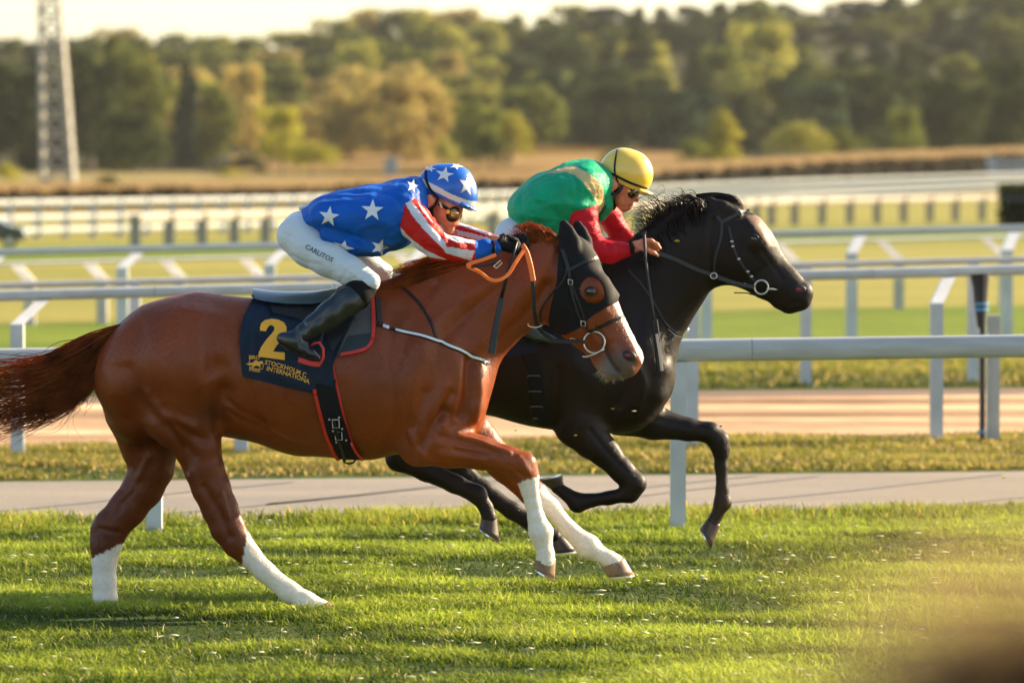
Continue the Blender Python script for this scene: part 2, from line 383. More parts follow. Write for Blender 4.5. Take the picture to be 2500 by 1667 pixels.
def normals(V, F):
    N = np.cross(V[F[:, 2]] - V[F[:, 0]], V[F[:, 3 if F.shape[1] > 3 else 1]] - V[F[:, 1 if F.shape[1] > 3 else 0]])
    if F.shape[1] == 3: N = np.cross(V[F[:, 1]] - V[F[:, 0]], V[F[:, 2]] - V[F[:, 0]])
    out = np.zeros_like(V)
    for c in range(F.shape[1]):
        for k in range(3): out[:, k] += np.bincount(F[:, c], N[:, k], len(V))
    return out / (np.linalg.norm(out, axis=1)[:, None] + 1e-12)
def nodes(lst, Y=0.0, dr=0.0):
    """(u,v,r_px[,Y offset[,squash]]) -> metric nodes"""
    out = []
    for t in lst:
        u, v, r = t[:3]; y = Y + (t[3] if len(t) > 3 else 0); sq = t[4] if len(t) > 4 else 1.0
        p = P(u, v, y); out.append((p[0], p[1], p[2], r * m_px(y) + dr, sq))
    return out
def sculpt(V, F, strokes, side=-1):
    N = normals(V, F); px = proj(V)
    w_side = np.clip(N[:, 1] * side * 1.6, 0, 1)
    for line, w, amp in strokes:
        d, _ = segdist(px, smooth_line(line, 12))
        V = V + N * (amp * np.exp(-(d / w) ** 2) * w_side)[:, None]
    return V
def bounds(ch, pad=0.05):
    A = np.array([n for c in ch for n in c]); r = (A[:, 3] * np.maximum(1, A[:, 4]))[:, None] + pad
    return (A[:, :3] - r).min(0), (A[:, :3] + r).max(0)
def sdf_mesh(chains, h, k=0.015, iso=0.0, smooth=4):
    lo, hi = bounds(chains); f = Field(lo - abs(iso), hi + abs(iso), h)
    for c in chains: f.chain(c, k)
    return f.mesh(iso, smooth)
def clip_faces(V, F, keep_v, poly=None, snap=0.0, Yonly=None):
    """keep faces with all vertices kept; compact; snap rim to polygon outline in the picture plane"""
    fm = keep_v[F].mean(1) > 0.6; F = F[fm]
    used = np.unique(F); mp = np.full(len(V), -1); mp[used] = np.arange(len(used)); F = mp[F]; V = V[used]
    if poly is not None and snap > 0:
        E = np.sort(np.concatenate([F[:, [0, 1]], F[:, [1, 2]], F[:, [2, 3]], F[:, [3, 0]]]), 1)
        key = E[:, 0].astype(np.int64) * len(V) + E[:, 1]; uk, ct = np.unique(key, return_counts=True)
        bk = uk[ct == 1]; bv = np.unique(np.concatenate([bk // len(V), bk % len(V)]))
        px = proj(V[bv]); d, q = segdist(px, poly, True); m = d < snap
        s = (V[bv, 1] + CD) / FPX
        V[bv[m], 0] += ((q[m, 0] - px[m, 0]) * s[m]); V[bv[m], 2] -= ((q[m, 1] - px[m, 1]) * s[m])
    return V, F
def bvh(*VF):
    vs = []; fs = []; o = 0
    for V, F in VF:
        vs += [Vector(v) for v in V]; fs += [tuple(int(i) + o for i in f) for f in F]; o += len(V)
    return BVHTree.FromPolygons(vs, fs)
HAZE = 0.000045
CAMP = Vector((0, -CD, CH))
def cast(tree, u, v):
    d = Vector(ray(u, v)).normalized(); h = tree.ray_cast(CAMP, d, 60)
    return (h[0], h[1]) if h[0] is not None else (None, None)
def strap(name, pts, w, tree, m, parent=None, off=0.004, th=0.004, Y=-0.1, step=7, wend=None, mirror=None):
    """flat band laid over a surface along a picture-plane line; pts may carry a third value: explicit depth (off the body)"""
    raw = [tuple(p) + ((math.nan,) if len(p) == 2 else ()) for p in pts]
    has = [not math.isnan(p[2]) for p in raw]
    line = smooth_line([(p[0], p[1]) for p in raw], step)
    alld = all(has)
    pos = []; nor = []
    cum = np.concatenate([[0], np.cumsum([math.hypot(raw[i + 1][0] - raw[i][0], raw[i + 1][1] - raw[i][1]) for i in range(len(raw) - 1)])])
    lc = np.concatenate([[0], np.cumsum(np.linalg.norm(np.diff(line, axis=0), axis=1))]); lc = lc / lc[-1] * cum[-1]
    yy = np.interp(lc, cum, [p[2] if not math.isnan(p[2]) else Y for p in raw]) if alld else None
    for i, (u, v) in enumerate(line):
        if alld: pos.append(Vector(P(u, v, yy[i]))); nor.append(Vector((0, -1, 0))); continue
        hp, hn = cast(tree, u, v)
        if hp is None: pos.append(None); nor.append(None)
        else:
            if hn.y > 0: hn = -hn
            pos.append(hp + hn * off); nor.append(hn)
    good = [i for i, p in enumerate(pos) if p is not None]
    for i in range(len(pos)):
        if pos[i] is None:
            if good:
                j = min(good, key=lambda g: abs(g - i)); y = pos[j].y; nn = nor[j]
            else: y = Y; nn = Vector((0, -1, 0))
            pos[i] = Vector(P(line[i][0], line[i][1], y)); nor[i] = nn
    for _ in range(2):
        nor = [(nor[max(i - 1, 0)] + nor[i] * 2 + nor[min(i + 1, len(nor) - 1)]).normalized() for i in range(len(nor))]
    V = []; Fc = []; n = len(pos)
    for i, p in enumerate(pos):
        t = (pos[min(i + 1, n - 1)] - pos[max(i - 1, 0)]).normalized(); s = t.cross(nor[i]).normalized(); nn = s.cross(t).normalized()
        if nn.dot(nor[i]) < 0: nn = -nn
        ww = (w + ((wend - w) * i / (n - 1) if wend is not None else 0)) * m_px(p.y) / 2
        V += [p - s * ww, p + s * ww, p + s * ww * 0.8 + nn * th, p - s * ww * 0.8 + nn * th]
    for i in range(n - 1):
        for k in range(4): Fc.append([i * 4 + k, i * 4 + (k + 1) % 4, i * 4 + 4 + (k + 1) % 4, i * 4 + 4 + k])
    Fc += [[3, 2, 1, 0], [n * 4 - 4, n * 4 - 3, n * 4 - 2, n * 4 - 1]]
    return poly_mesh(name, V, Fc, m, parent, smooth=False)
def decal(name, polys, tree, m, parent=None, off=0.003, seg=6.0, Ydef=-0.2):
    """flat print laid on a surface: picture-plane polygons, finely cut, dropped on the surface"""
    import bmesh
    bm = bmesh.new()
    for poly in polys:
        q = []
        for i in range(len(poly)):
            a = np.array(poly[i], float); b = np.array(poly[(i + 1) % len(poly)], float); n = max(1, int(np.linalg.norm(b - a) / seg))
            for k in range(n): q.append(a + (b - a) * k / n)
        vs = [bm.verts.new((p[0], -p[1], 0)) for p in q]
        es = [bm.edges.new((vs[i], vs[(i + 1) % len(vs)])) for i in range(len(vs))]
        bmesh.ops.triangle_fill(bm, use_beauty=True, edges=es)
    bmesh.ops.subdivide_edges(bm, edges=[e for e in bm.edges if e.calc_length() > seg * 2.2], cuts=2, use_grid_fill=False)
    bmesh.ops.triangulate(bm, faces=bm.faces)
    drop(bm, tree, off, Ydef)
    me = bpy.data.meshes.new(name); bm.to_mesh(me); bm.free(); me.materials.append(m)
    me.polygons.foreach_set('use_smooth', [True] * len(me.polygons))
    return link(name, me, parent)
def drop(bm, tree, off, Ydef):
    miss = []
    ys = []
    for v in bm.verts:
        hp, hn = cast(tree, v.co.x, -v.co.y)
        if hp is None: miss.append(v)
        else:
            if hn.y > 0: hn = -hn
            v.co = hp + Vector((0, -1, 0)) * off + hn * off * 0.3; ys.append(v.co.y)
    ym = (sum(ys) / len(ys)) if ys else Ydef
    for v in miss: v.co = Vector(P(v.co.x, -v.co.y, max(ys) if ys else ym))
def text_decal(name, s, u, v, hpx, ang, tree, m, parent=None, off=0.003, bold=0.0, sxs=1.0, Ydef=-0.3, arc=None):
    import bmesh
    cu = bpy.data.curves.new('t', 'FONT'); cu.body = s; cu.size = 1.0; cu.offset = bold; cu.resolution_u = 2
    o = bpy.data.objects.new('t', cu); COL.objects.link(o); bpy.context.view_layer.update()
    me = bpy.data.meshes.new_from_object(o); bpy.data.objects.remove(o); bpy.data.curves.remove(cu)
    bm = bmesh.new(); bm.from_mesh(me); bpy.data.meshes.remove(me)
    ca, sa = math.cos(ang), math.sin(ang); k = hpx / 0.72
    for w in bm.verts:
        x, y = w.co.x * k * sxs, w.co.y * k
        if arc: y -= arc * x * x / 1000
        w.co = Vector((u + x * ca + y * sa, -(v + x * sa - y * ca), 0))
    drop(bm, tree, off, Ydef)
    me = bpy.data.meshes.new(name); bm.to_mesh(me); bm.free(); me.materials.append(m)
    return link(name, me, parent)
def star_poly(cx, cy, r, rot=0, sx_=1, sy_=1, shear=0):
    out = []
    for k in range(10):
        a = rot + math.pi * k / 5 - math.pi / 2; rr = r if k % 2 == 0 else r * 0.40
        x = math.cos(a) * rr * sx_; y = math.sin(a) * rr * sy_
        out.append((cx + x + shear * y, cy + y))
    return out
def hair(name, guides, n, rad, Y, ysp, m, parent=None, wild=4.0, seed=1, lo=0.6, stuff=True, seg=9, nside=3, rootY=0.0):
    """guides: picture-plane polylines of equal count; strands are interpolated between neighbouring guides"""
    rg = np.random.default_rng(seed)
    Gs = []
    for g in guides:
        L = smooth_line(g, 4); t = np.concatenate([[0], np.cumsum(np.linalg.norm(np.diff(L, axis=0), axis=1))]); t /= t[-1]
        tt = np.linspace(0, 1, seg + 1); Gs.append(np.stack([np.interp(tt, t, L[:, 0]), np.interp(tt, t, L[:, 1])], 1))
    V = np.zeros((n, (seg + 1), nside, 3)); ng = len(Gs)
    for i in range(n):
        g = rg.random() * (ng - 1); k = min(int(g), ng - 2); f = g - k
        L = Gs[k] * (1 - f) + Gs[k + 1] * f
        le = lo + (1 - lo) * rg.random(); tt = np.linspace(0, le, seg + 1) * seg
        L = np.stack([np.interp(tt, np.arange(seg + 1), L[:, 0]), np.interp(tt, np.arange(seg + 1), L[:, 1])], 1)
        s = np.linspace(0, 1, seg + 1)
        ph = rg.random(3) * 6.28; fr = 1 + rg.random(3) * 3
        L[:, 0] += wild * (s * np.sin(s * fr[0] * 3 + ph[0])) + rg.normal(0, 2) * s; L[:, 1] += wild * (s * np.sin(s * fr[1] * 3 + ph[1])) + rg.normal(0, wild * 0.8) * s + rg.normal(0, 1.5)
        y0 = Y + rootY * 0 + rg.uniform(-1, 1) * ysp
        yy = y0 + ysp * 0.5 * s * np.sin(s * fr[2] * 2 + ph[2])
        for j in range(seg + 1):
            p = P(L[j, 0], L[j, 1], yy[j]); r = rad * (1 - 0.85 * s[j] ** 1.5)
            for q in range(nside):
                a = 2 * math.pi * q / nside + ph[0]; V[i, j, q] = p + np.array([math.cos(a) * r * 0.8, math.cos(a + 1.0) * r * 0.6, math.sin(a) * r])
    base = (np.arange(n) * (seg + 1) * nside)[:, None, None]
    j = np.arange(seg)[None, :, None] * nside; q = np.arange(nside)[None, None, :]; q2 = (q + 1) % nside
    F = np.stack(np.broadcast_arrays(base + j + q, base + j + q2, base + j + nside + q2, base + j + nside + q), -1).reshape(-1, 4)
    o = mesh_np(name, V.reshape(-1, 3), F, m, parent)
    if stuff: o['kind'] = 'stuff'
    return o
#@@SECTION ground
# ------------------------------------------------------------------ setting
def sstep(a, b, x): t = np.clip((x - a) / (b - a), 0, 1); return t * t * (3 - 2 * t)
def hill(x, y):
    y = np.asarray(y, float); x = np.asarray(x, float)
    u = x / np.maximum(y + CD, 1) * FPX + CX
    return sstep(640, 1150, y) * (16 + 13 * sstep(500, 2200, u)) - 0.0
xs = np.linspace(-1400, 1400, 57); ys = np.concatenate([np.linspace(-80, 600, 18), np.linspace(630, 1400, 24), [2000, 3500]])
XX, YY = np.meshgrid(xs, ys, indexing='ij')
ZZ = hill(XX, YY); nx_, ny_ = XX.shape
V = np.stack([XX, YY, ZZ], -1).reshape(-1, 3)
ii, jj = np.meshgrid(np.arange(nx_ - 1), np.arange(ny_ - 1), indexing='ij'); b0 = (ii * ny_ + jj).ravel()
F = np.stack([b0, b0 + ny_, b0 + ny_ + 1, b0 + 1], 1)
tag(mesh_np('ground', V, F, M['field']), kind='structure')
def strip(name, top, bot, m, z, kind='structure', us=(-900, 0, 625, 1250, 1875, 2500, 3400)):
    """band of ground between two picture lines v(u): given as values at u=0 and u=2500"""
    def lv(pr, u): return pr[0] + (pr[1] - pr[0]) * u / 2500
    V = []; Fc = []
    for u in us:
        V.append(G(u, lv(bot, u), z)); V.append(G(u, lv(top, u), z))
    for i in range(len(us) - 1): Fc.append([2 * i, 2 * i + 2, 2 * i + 3, 2 * i + 1])
    o = poly_mesh(name, V, Fc, m); o['kind'] = kind; return o
strip('racecourse_turf', (1283, 1251), (2600, 2600), M['turf'], 0.008)
strip('path', (1176, 1150), (1283, 1251), M['asphalt'], 0.012)
strip('grass_verge', (1090, 1056), (1176, 1150), M['turf'], 0.008)
strip('sand_track', (985, 962), (1090, 1056), M['sand'], 0.012)
strip('soil_edge', (972, 948), (985, 962), M['soil'], 0.016)
strip('inner_verge', (905, 875), (972, 948), M['turf'], 0.008)
strip('mown_track', (792, 745), (905, 875), M['mown'], 0.012)
strip('dry_track', (640, 585), (792, 745), M['drygrass'], 0.008)
strip('green_strip', (600, 545), (640, 585), M['mown'], 0.012)
strip('cream_gravel', (545, 490), (600, 545), M['drygrass'], 0.008)
xs = np.linspace(-260, 420, 60); ys = np.linspace(655, 1290, 40); XX, YY = np.meshgrid(xs, ys, indexing='ij')
XX = XX * (YY + CD) / 1000 * 1.6; V = np.stack([XX, YY, hill(XX, YY) + 0.5], -1).reshape(-1, 3); nx_, ny_ = XX.shape
ii, jj = np.meshgrid(np.arange(nx_ - 1), np.arange(ny_ - 1), indexing='ij'); b0 = (ii * ny_ + jj).ravel()
tag(mesh_np('wooded_hillside', V, np.stack([b0, b0 + ny_, b0 + ny_ + 1, b0 + 1], 1), M['forest_floor']), kind='structure')
# thin slanting shadows across the path, painted as dark strips
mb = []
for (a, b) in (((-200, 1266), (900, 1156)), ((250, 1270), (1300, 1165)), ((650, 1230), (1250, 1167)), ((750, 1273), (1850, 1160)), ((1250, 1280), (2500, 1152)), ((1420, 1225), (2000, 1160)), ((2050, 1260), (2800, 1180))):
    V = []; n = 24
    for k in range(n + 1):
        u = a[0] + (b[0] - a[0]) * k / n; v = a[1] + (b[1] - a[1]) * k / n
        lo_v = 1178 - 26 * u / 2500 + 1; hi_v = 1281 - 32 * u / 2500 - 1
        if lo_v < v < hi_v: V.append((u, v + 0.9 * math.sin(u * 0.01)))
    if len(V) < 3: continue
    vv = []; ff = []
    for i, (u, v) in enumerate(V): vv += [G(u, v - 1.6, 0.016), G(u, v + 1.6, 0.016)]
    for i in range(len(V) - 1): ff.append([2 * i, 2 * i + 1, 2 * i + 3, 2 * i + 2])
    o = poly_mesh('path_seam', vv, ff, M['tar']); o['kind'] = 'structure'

# ------------------------------------------------------------------ grass
def vnoise(x, y, seed=0, n=64):
    rg = np.random.default_rng(seed); T = rg.random((n, n)); xi = np.floor(x).astype(int); yi = np.floor(y).astype(int)
    fx = x - xi; fy = y - yi; fx = fx * fx * (3 - 2 * fx); fy = fy * fy * (3 - 2 * fy)
    g = lambda a, b: T[a % n, b % n]
    return (g(xi, yi) * (1 - fx) + g(xi + 1, yi) * fx) * (1 - fy) + (g(xi, yi + 1) * (1 - fx) + g(xi + 1, yi + 1) * fx) * fy
def grass(name, top, bot, n, hmin, hmax, w, lean, c1, c2, seed, patch=(1.2, 3.5), z0=0.0, dry=None):
    rg = np.random.default_rng(seed)
    u = rg.uniform(-120, 2620, n * 2); f = rg.random(n * 2)
    # even density on the ground
    vt = top[0] + (top[1] - top[0]) * u / 2500; vb = bot[0] + (bot[1] - bot[0]) * u / 2500
    dt = CH * FPX / (vt - HOR); db = CH * FPX / (vb - HOR)
    d = db + (dt - db) * f; y = d - CD; x = (u - CX) / FPX * d
    wx = x + 0.5 * vnoise(x * 1.3 + 9, y * 1.3 + 9, seed + 3); wy = y + 0.35 * x + 0.5 * vnoise(x * 1.1, y * 1.1, seed + 4)
    nz = vnoise(wx * patch[0] + 30, wy * patch[1] + 30, seed) * 0.5 + vnoise(wx * patch[0] * 2.6 + 60, (wy - 0.6 * x) * patch[1] * 2.3 + 60, seed + 1) * 0.32 + vnoise(x * patch[0] * 7 + 90, y * patch[1] * 6 + 90, seed + 2) * 0.18
    keep = rg.random(n * 2) < np.clip((nz - 0.30) * 3.2, 0.10, 1); x = x[keep][:n]; y = y[keep][:n]; nz = nz[keep][:n]; n = len(x)
    H = (hmin + (hmax - hmin) * rg.random(n) ** 1.5) * (0.55 + 0.9 * nz)
    a = rg.uniform(0, math.pi, n); W = w * (0.6 + 0.8 * rg.random(n))
    lx = H * lean * rg.normal(-0.25, 0.75, n); ly = H * 0.35 * rg.normal(0, 1, n)
    V = np.zeros((n, 5, 3))
    cx, cy = np.cos(a) * W / 2, np.sin(a) * W / 2
    V[:, 0] = np.stack([x - cx, y - cy, np.full(n, z0)], 1); V[:, 1] = np.stack([x + cx, y + cy, np.full(n, z0)], 1)
    V[:, 2] = np.stack([x + cx * .8 + lx * .35, y + cy * .8 + ly * .35, z0 + H * .6], 1); V[:, 3] = np.stack([x - cx * .8 + lx * .35, y - cy * .8 + ly * .35, z0 + H * .6], 1)
    V[:, 4] = np.stack([x + lx, y + ly, z0 + H * (1 - 0.25 * np.minimum(1, np.abs(lx) / H))], 1)
    b = np.arange(n) * 5
    F4 = np.stack([b, b + 1, b + 2, b + 3], 1); F3 = np.stack([b + 3, b + 2, b + 4], 1)
    t = np.clip((nz - 0.36) * 2.6 + (rg.random(n) - .5) * 0.5, 0, 1)[:, None]
    c = np.array(c1) * (1 - t) + np.array(c2) * t
    if dry is not None:
        m = rg.random(n) < dry[0] * (0.3 + 1.4 * vnoise(x * 0.9 + 5, y * 2 + 9, seed + 7)); c[m] = np.array(dry[1]) * rg.uniform(0.7, 1.2, (m.sum(), 1))
    cols = np.repeat(c, 5, axis=0)
    o = mesh_np(name, V.reshape(-1, 3), [F4, F3], M['grass'], cols=cols); o['kind'] = 'stuff'; return o
tag(grass('grass', (1281, 1249), (1720, 1720), 240000, 0.025, 0.066, 0.008, 1.7, (0.032, 0.062, 0.004), (0.34, 0.41, 0.04), 3, patch=(0.8, 1.7), dry=(0.025, (0.5, 0.44, 0.16))), 'bright green turf full of pale clover in front of the asphalt path', 'grass')
tag(grass('grass', (1281, 1249), (1308, 1276), 14000, 0.05, 0.11, 0.009, 0.7, (0.06, 0.10, 0.008), (0.30, 0.33, 0.035), 4, patch=(1.5, 1.5), dry=(0.06, (0.5, 0.36, 0.06))), 'taller yellowish grass fringe along the near edge of the path', 'grass')
tag(grass('grass', (1096, 1062), (1174, 1148), 60000, 0.03, 0.075, 0.014, 1.6, (0.06, 0.07, 0.008), (0.32, 0.29, 0.045), 5, patch=(0.35, 1.1), dry=(0.22, (0.48, 0.34, 0.12))), 'rough dry grass verge between the sand track and the path', 'grass')
tag(grass('grass', (895, 868), (968, 944), 50000, 0.04, 0.10, 0.015, 1.4, (0.03, 0.045, 0.005), (0.26, 0.27, 0.035), 6, patch=(0.5, 1.5), dry=(0.2, (0.45, 0.33, 0.1))), 'mottled grass verge beyond the sand track', 'grass')
# clover heads
rg = np.random.default_rng(11); V = []; F = []; n = 480
for i in range(n):
    u = rg.uniform(-50, 2550); f = rg.random(); d = 33.5 + (22.8 - 33.5) * f; x = (u - CX) / FPX * d; y = d - CD
    if vnoise(np.array([x * 1.4]), np.array([y * 2.2]), 21)[0] < 0.42 and rg.random() < 0.8: continue
    z = rg.uniform(0.035, 0.055); r = rg.uniform(0.004, 0.008); b = len(V); L = r * rg.uniform(1.5, 5)
    V += [(x - L, y, z), (x + L, y, z), (x, y - r, z), (x, y + r, z), (x, y, z - r * .7), (x, y, z + r * .7)]
    F += [(b, b + 2, b + 5), (b + 2, b + 1, b + 5), (b + 1, b + 3, b + 5), (b + 3, b, b + 5), (b + 2, b, b + 4), (b + 1, b + 2, b + 4), (b + 3, b + 1, b + 4), (b, b + 3, b + 4)]
o = poly_mesh('clover_flowers', V, F, M['clover'], smooth=True)
tag(o, 'small white clover heads scattered through the front turf', 'flowers', kind='stuff')
#@@SECTION fences
# ------------------------------------------------------------------ running rails
def lv(pr, u): return pr[0] + (pr[1] - pr[0]) * u / 2500
def rail_mesh(pts, w, h, name, m, parent):
    """D-shaped hollow rail along points (top centre line)"""
    prof = [(0.5 * math.copysign(abs(math.cos(a)) ** .75, math.cos(a)), -0.5 + 0.5 * math.copysign(abs(math.sin(a)) ** .75, math.sin(a))) for a in np.linspace(0, 2 * math.pi, 15)[:-1]]
    V = []; F = []; n = len(pts)
    for i, p in enumerate(pts):
        p = Vector(p); t = (Vector(pts[min(i + 1, n - 1)]) - Vector(pts[max(i - 1, 0)])).normalized(); s = t.cross(Vector((0, 0, 1))).normalized()
        for a, b in prof: V.append(p + s * (a * w) + Vector((0, 0, b * h)))
    k = len(prof)
    for i in range(n - 1):
        for j in range(k): F.append([i * k + j, i * k + (j + 1) % k, (i + 1) * k + (j + 1) % k, (i + 1) * k + j])
    L0 = len(V); V += V[:k] + V[(n - 1) * k:n * k]
    F += [[L0 + j for j in range(k)][::-1], [L0 + k + j for j in range(k)]]
    o = poly_mesh(name, V, F, m, parent, smooth=False); o.data.polygons.foreach_set('use_smooth', [True] * (len(F) - 2) + [False] * 2); return o
def rail_fence(label, group, base, top, posts, rw, rh, pw, arm=None, u0=-250, u1=2750, pm=None, split=4, rm=None):
    bl = G(0, base[0]); br = G(2500, base[1])
    def at(u):   # ground point and rail-top point under picture column u
        g = G(u, lv(base, u)); t = P(u, lv(top, u), g[1]); return g, t
    root = empty('rail_fence', tuple(at(u0)[0]), label, 'fence', group)
    us = np.linspace(u0, u1, split * 2 + 1)
    for k in range(split):
        pts = [at(u)[1] for u in (us[2 * k] + (1.2 if k else 0), us[2 * k + 1], us[2 * k + 2])]
        rail_mesh(pts, rw, rh, 'rail', rm or M['rail'], root)
    for u in posts:
        g, t = at(u); mb = MB(); zt = t[2] - rh
        g = Vector(g)
        if arm:
            dx, dy, zf = arm   # shift of the rail from the post, metres; where the bend starts (fraction of height)
            foot = g - Vector((dx, dy, 0)); zb = t[2] * zf
            mb.box((foot.x, foot.y, zb / 2 - 0.05), pw, pw * 1.25, zb + 0.1)
            topc = Vector((g.x, g.y, zt + 0.004)); bend = Vector((foot.x, foot.y, zb))
            d = (topc - bend); side = Vector((1, 0, 0)); up = side.cross(d.normalized()).normalized()
            b = len(mb.V)
            for q, c in ((0, bend), (1, topc)):
                for sx2, sy2 in ((-1, -1), (1, -1), (1, 1), (-1, 1)):
                    mb.V.append(c + Vector((sx2 * pw / 2, sy2 * pw * 0.55, 0)))
            mb.F += [[b, b + 1, b + 5, b + 4], [b + 1, b + 2, b + 6, b + 5], [b + 2, b + 3, b + 7, b + 6], [b + 3, b, b + 4, b + 7]]
        else:
            mb.box((g.x, g.y, zt / 2 - 0.05 + 0.002), pw, pw * 1.2, zt + 0.1)
        mb.build('post', pm or M['post'], root)
    return root
rail_fence('nearest white running rail, just behind the two horses, on straight posts', 'white running rails', (1307, 1291), (850, 816), (-900, 377, 1655, 2930), 0.10, 0.135, 0.09, split=3, u0=-500, u1=3000)
rail_fence('white running rail on bent posts between the sand track and the path', 'white running rails', (1106, 1072), (708, 645), (-430, 107, 645, 1195, 1728, 2316, 2900), 0.08, 0.085, 0.095, arm=(0.14, 0.60, 0.80), u0=-500, u1=3000)
rail_fence('white running rail on straight posts along the inner edge of the sand track', 'white running rails', (962, 936), (689, 625), (330, 740, 1150, 1560, 1967, 2375, 2790), 0.07, 0.06, 0.10, u0=-500, u1=3000)
rail_fence('thin white rail beyond the mown track, on posts bent to the right', 'white running rails', (858, 846), (607, 548), (-350, 3, 339, 695, 1040, 1400, 1750, 2101, 2476, 2850), 0.07, 0.085, 0.125, arm=(0.14, 0.60, 0.80), u0=-500, u1=3000)
rail_fence('lowest and farthest of the thin rails, on posts bent to the left', 'white running rails', (793, 748), (640, 572), (-150, 40, 216, 404, 597, 785, 975, 1180, 1400, 1650, 1900, 2150, 2405, 2680), 0.06, 0.05, 0.14, arm=(-0.22, 0.55, 0.72), pm=M['post_pale'], u0=-500, u1=3000)
# far barriers
def far_fence(label, prof, rails, pitch, pw, m, u0, u1, H, rh, rm=None):
    us = np.arange(u0, u1 + 1, 60); pu, pv = zip(*prof)
    base = [G(u, np.interp(u, pu, pv)) for u in us]
    root = empty('barrier', tuple(base[0]), label, 'fence', 'far barriers')
    for fz in rails:
        rail_mesh([b + np.array([0, 0, H * fz]) for b in base], 0.06, rh, 'rail', rm or m, root)
    s = 0; last = None; first = None
    for a, b in zip(base[:-1], base[1:]):
        L = np.linalg.norm(b - a); k = 0
        while s < L:
            p = a + (b - a) * s / L
            if first is None:
                mb = MB(); mb.box((0, 0, H * 0.49), pw, 0.07, H * 0.98); first = mb.build('post', m, root)
                me = first.data; first.matrix_parent_inverse = Matrix(); first.location = Vector(p) - root.location + Vector((0, 0.08, 0))
            else:
                o = bpy.data.objects.new('post', me); COL.objects.link(o); o.parent = root; o.location = Vector(p) - root.location + Vector((0, 0.08, 0))
            s += pitch
        s -= L
    return root
far_fence('long white three-rail barrier in front of the clipped hedge', [(-200, 592), (0, 587), (700, 567), (1250, 545), (1900, 494), (2400, 467), (2700, 455)], (1.0, 0.62, 0.3), 1.5, 0.20, M['farwhite'], -240, 2700, 1.02, 0.15, M['farrail'])
far_fence('cream far rail in front of the white three-rail barrier', [(-200, 640), (0, 628), (700, 600), (1250, 585), (1900, 552), (2400, 540), (2700, 535)], (1.0,), 1.9, 0.25, M['farbeige'], 330, 2440, 0.85, 0.19)

# dark hedge jump at the right edge
def leaf_blob(name, boxes, n, size, m, parent=None, seed=0, ell=True):
    """cards spread over and in lobes: (cx,cy,cz,rx,ry,rz)"""
    rg = np.random.default_rng(seed); w = np.array([b[3] * b[5] for b in boxes]); w = w / w.sum()
    k = rg.choice(len(boxes), n, p=w); B = np.array(boxes)[k]
    if ell:
        d = rg.normal(size=(n, 3)); d /= np.linalg.norm(d, axis=1)[:, None]; r = rg.random(n) ** 0.33 * (0.85 + 0.3 * rg.random(n))
        c = B[:, :3] + d * r[:, None] * B[:, 3:6]
    else:
        c = B[:, :3] + rg.uniform(-1, 1, (n, 3)) * B[:, 3:6]
    a = rg.normal(size=(n, 3)); a /= np.linalg.norm(a, axis=1)[:, None]; b = rg.normal(size=(n, 3)); b -= (b * a).sum(1)[:, None] * a; b /= np.linalg.norm(b, axis=1)[:, None]
    s = size * (0.5 + rg.random(n))[:, None]
    V = np.stack([c - a * s, c + b * s * 0.6, c + a * s, c - b * s * 0.6], 1).reshape(-1, 3); F = np.arange(n * 4).reshape(-1, 4)
    return mesh_np(name, V, F, m, parent, smooth=False)
gp = G(2560, 553)
jr = empty('hedge_jump', (gp[0], gp[1], 0), 'dark evergreen hedge block cut off by the right edge of the picture', 'hedge')
leaf_blob('foliage', [(gp[0] + 0.6, gp[1] + 0.6, 0.62, 2.0, 0.9, 0.62)], 2600, 0.13, M['leaf_dark'], jr, 5, ell=False)
mb = MB(); mb.box((gp[0] + 0.6, gp[1] + 0.6, 0.5), 3.7, 1.5, 1.0); mb.build('core', M['hedge'], jr)
mb = MB(); mb.box((gp[0] + 0.1, gp[1] - 0.45, 0.86), 3.0, 0.05, 0.16); mb.build('guard_board', M['leather_grey'], jr)
# white gate frame at the right
gp = G(2470, 462)
gr = empty('white_gate', (gp[0], gp[1], 0), 'white slatted gate standing above the far barrier at the right edge', 'gate')
for du in (-50, 60): 
    q = G(2470 + du, 462); MB().box((q[0], q[1], 1.0), 0.55, 0.12, 2.0).build('post', M['farwhite'], gr)
for hz in (0.7, 1.15, 1.65): MB().box((gp[0] + 0.25, gp[1] - 0.1, hz), 3.2, 0.06, 0.28).build('rail', M['farwhite'], gr)
# clipped hedge and dry bank behind it
hp = [(-300, 524), (0, 515), (700, 500), (1250, 482), (1700, 465), (2100, 450), (2500, 440), (2800, 434)]
tops = [(-300, 474), (0, 470), (700, 460), (1250, 444), (1700, 420), (2100, 396), (2500, 380), (2800, 374)]
bank_top = [(-300, 450), (0, 446), (700, 440), (1250, 418), (1700, 395), (2100, 372), (2500, 357), (2800, 349)]
Vh = []; Vb = []; us = np.arange(-300, 2801, 50); rgn = np.random.default_rng(2)
hroot = None
for u in us:
    g = G(u, np.interp(u, *zip(*hp))); jit = rgn.uniform(-2.0, 2.0)
    t = P(u, np.interp(u, *zip(*tops)) + jit, g[1]); dpt = 1.5
    Vh += [g, t, (t[0], t[1] + dpt, t[2]), (g[0], g[1] + dpt, 0)]
    y2 = t[1] + 40; bt = P(u, np.interp(u, *zip(*bank_top)) + rgn.uniform(-1.5, 1.5), y2)
    Vb += [(t[0], t[1] + 2.0, t[2] - 0.15), bt, (bt[0] * 1.1, y2 + 60, -0.3)]
Fh = []; Fb = []
for i in range(len(us) - 1):
    for k in range(3): Fh.append([4 * i + k, 4 * i + 4 + k, 4 * i + 5 + k, 4 * i + k + 1])
    for k in range(2): Fb.append([3 * i + k, 3 * i + 3 + k, 3 * i + 4 + k, 3 * i + k + 1])
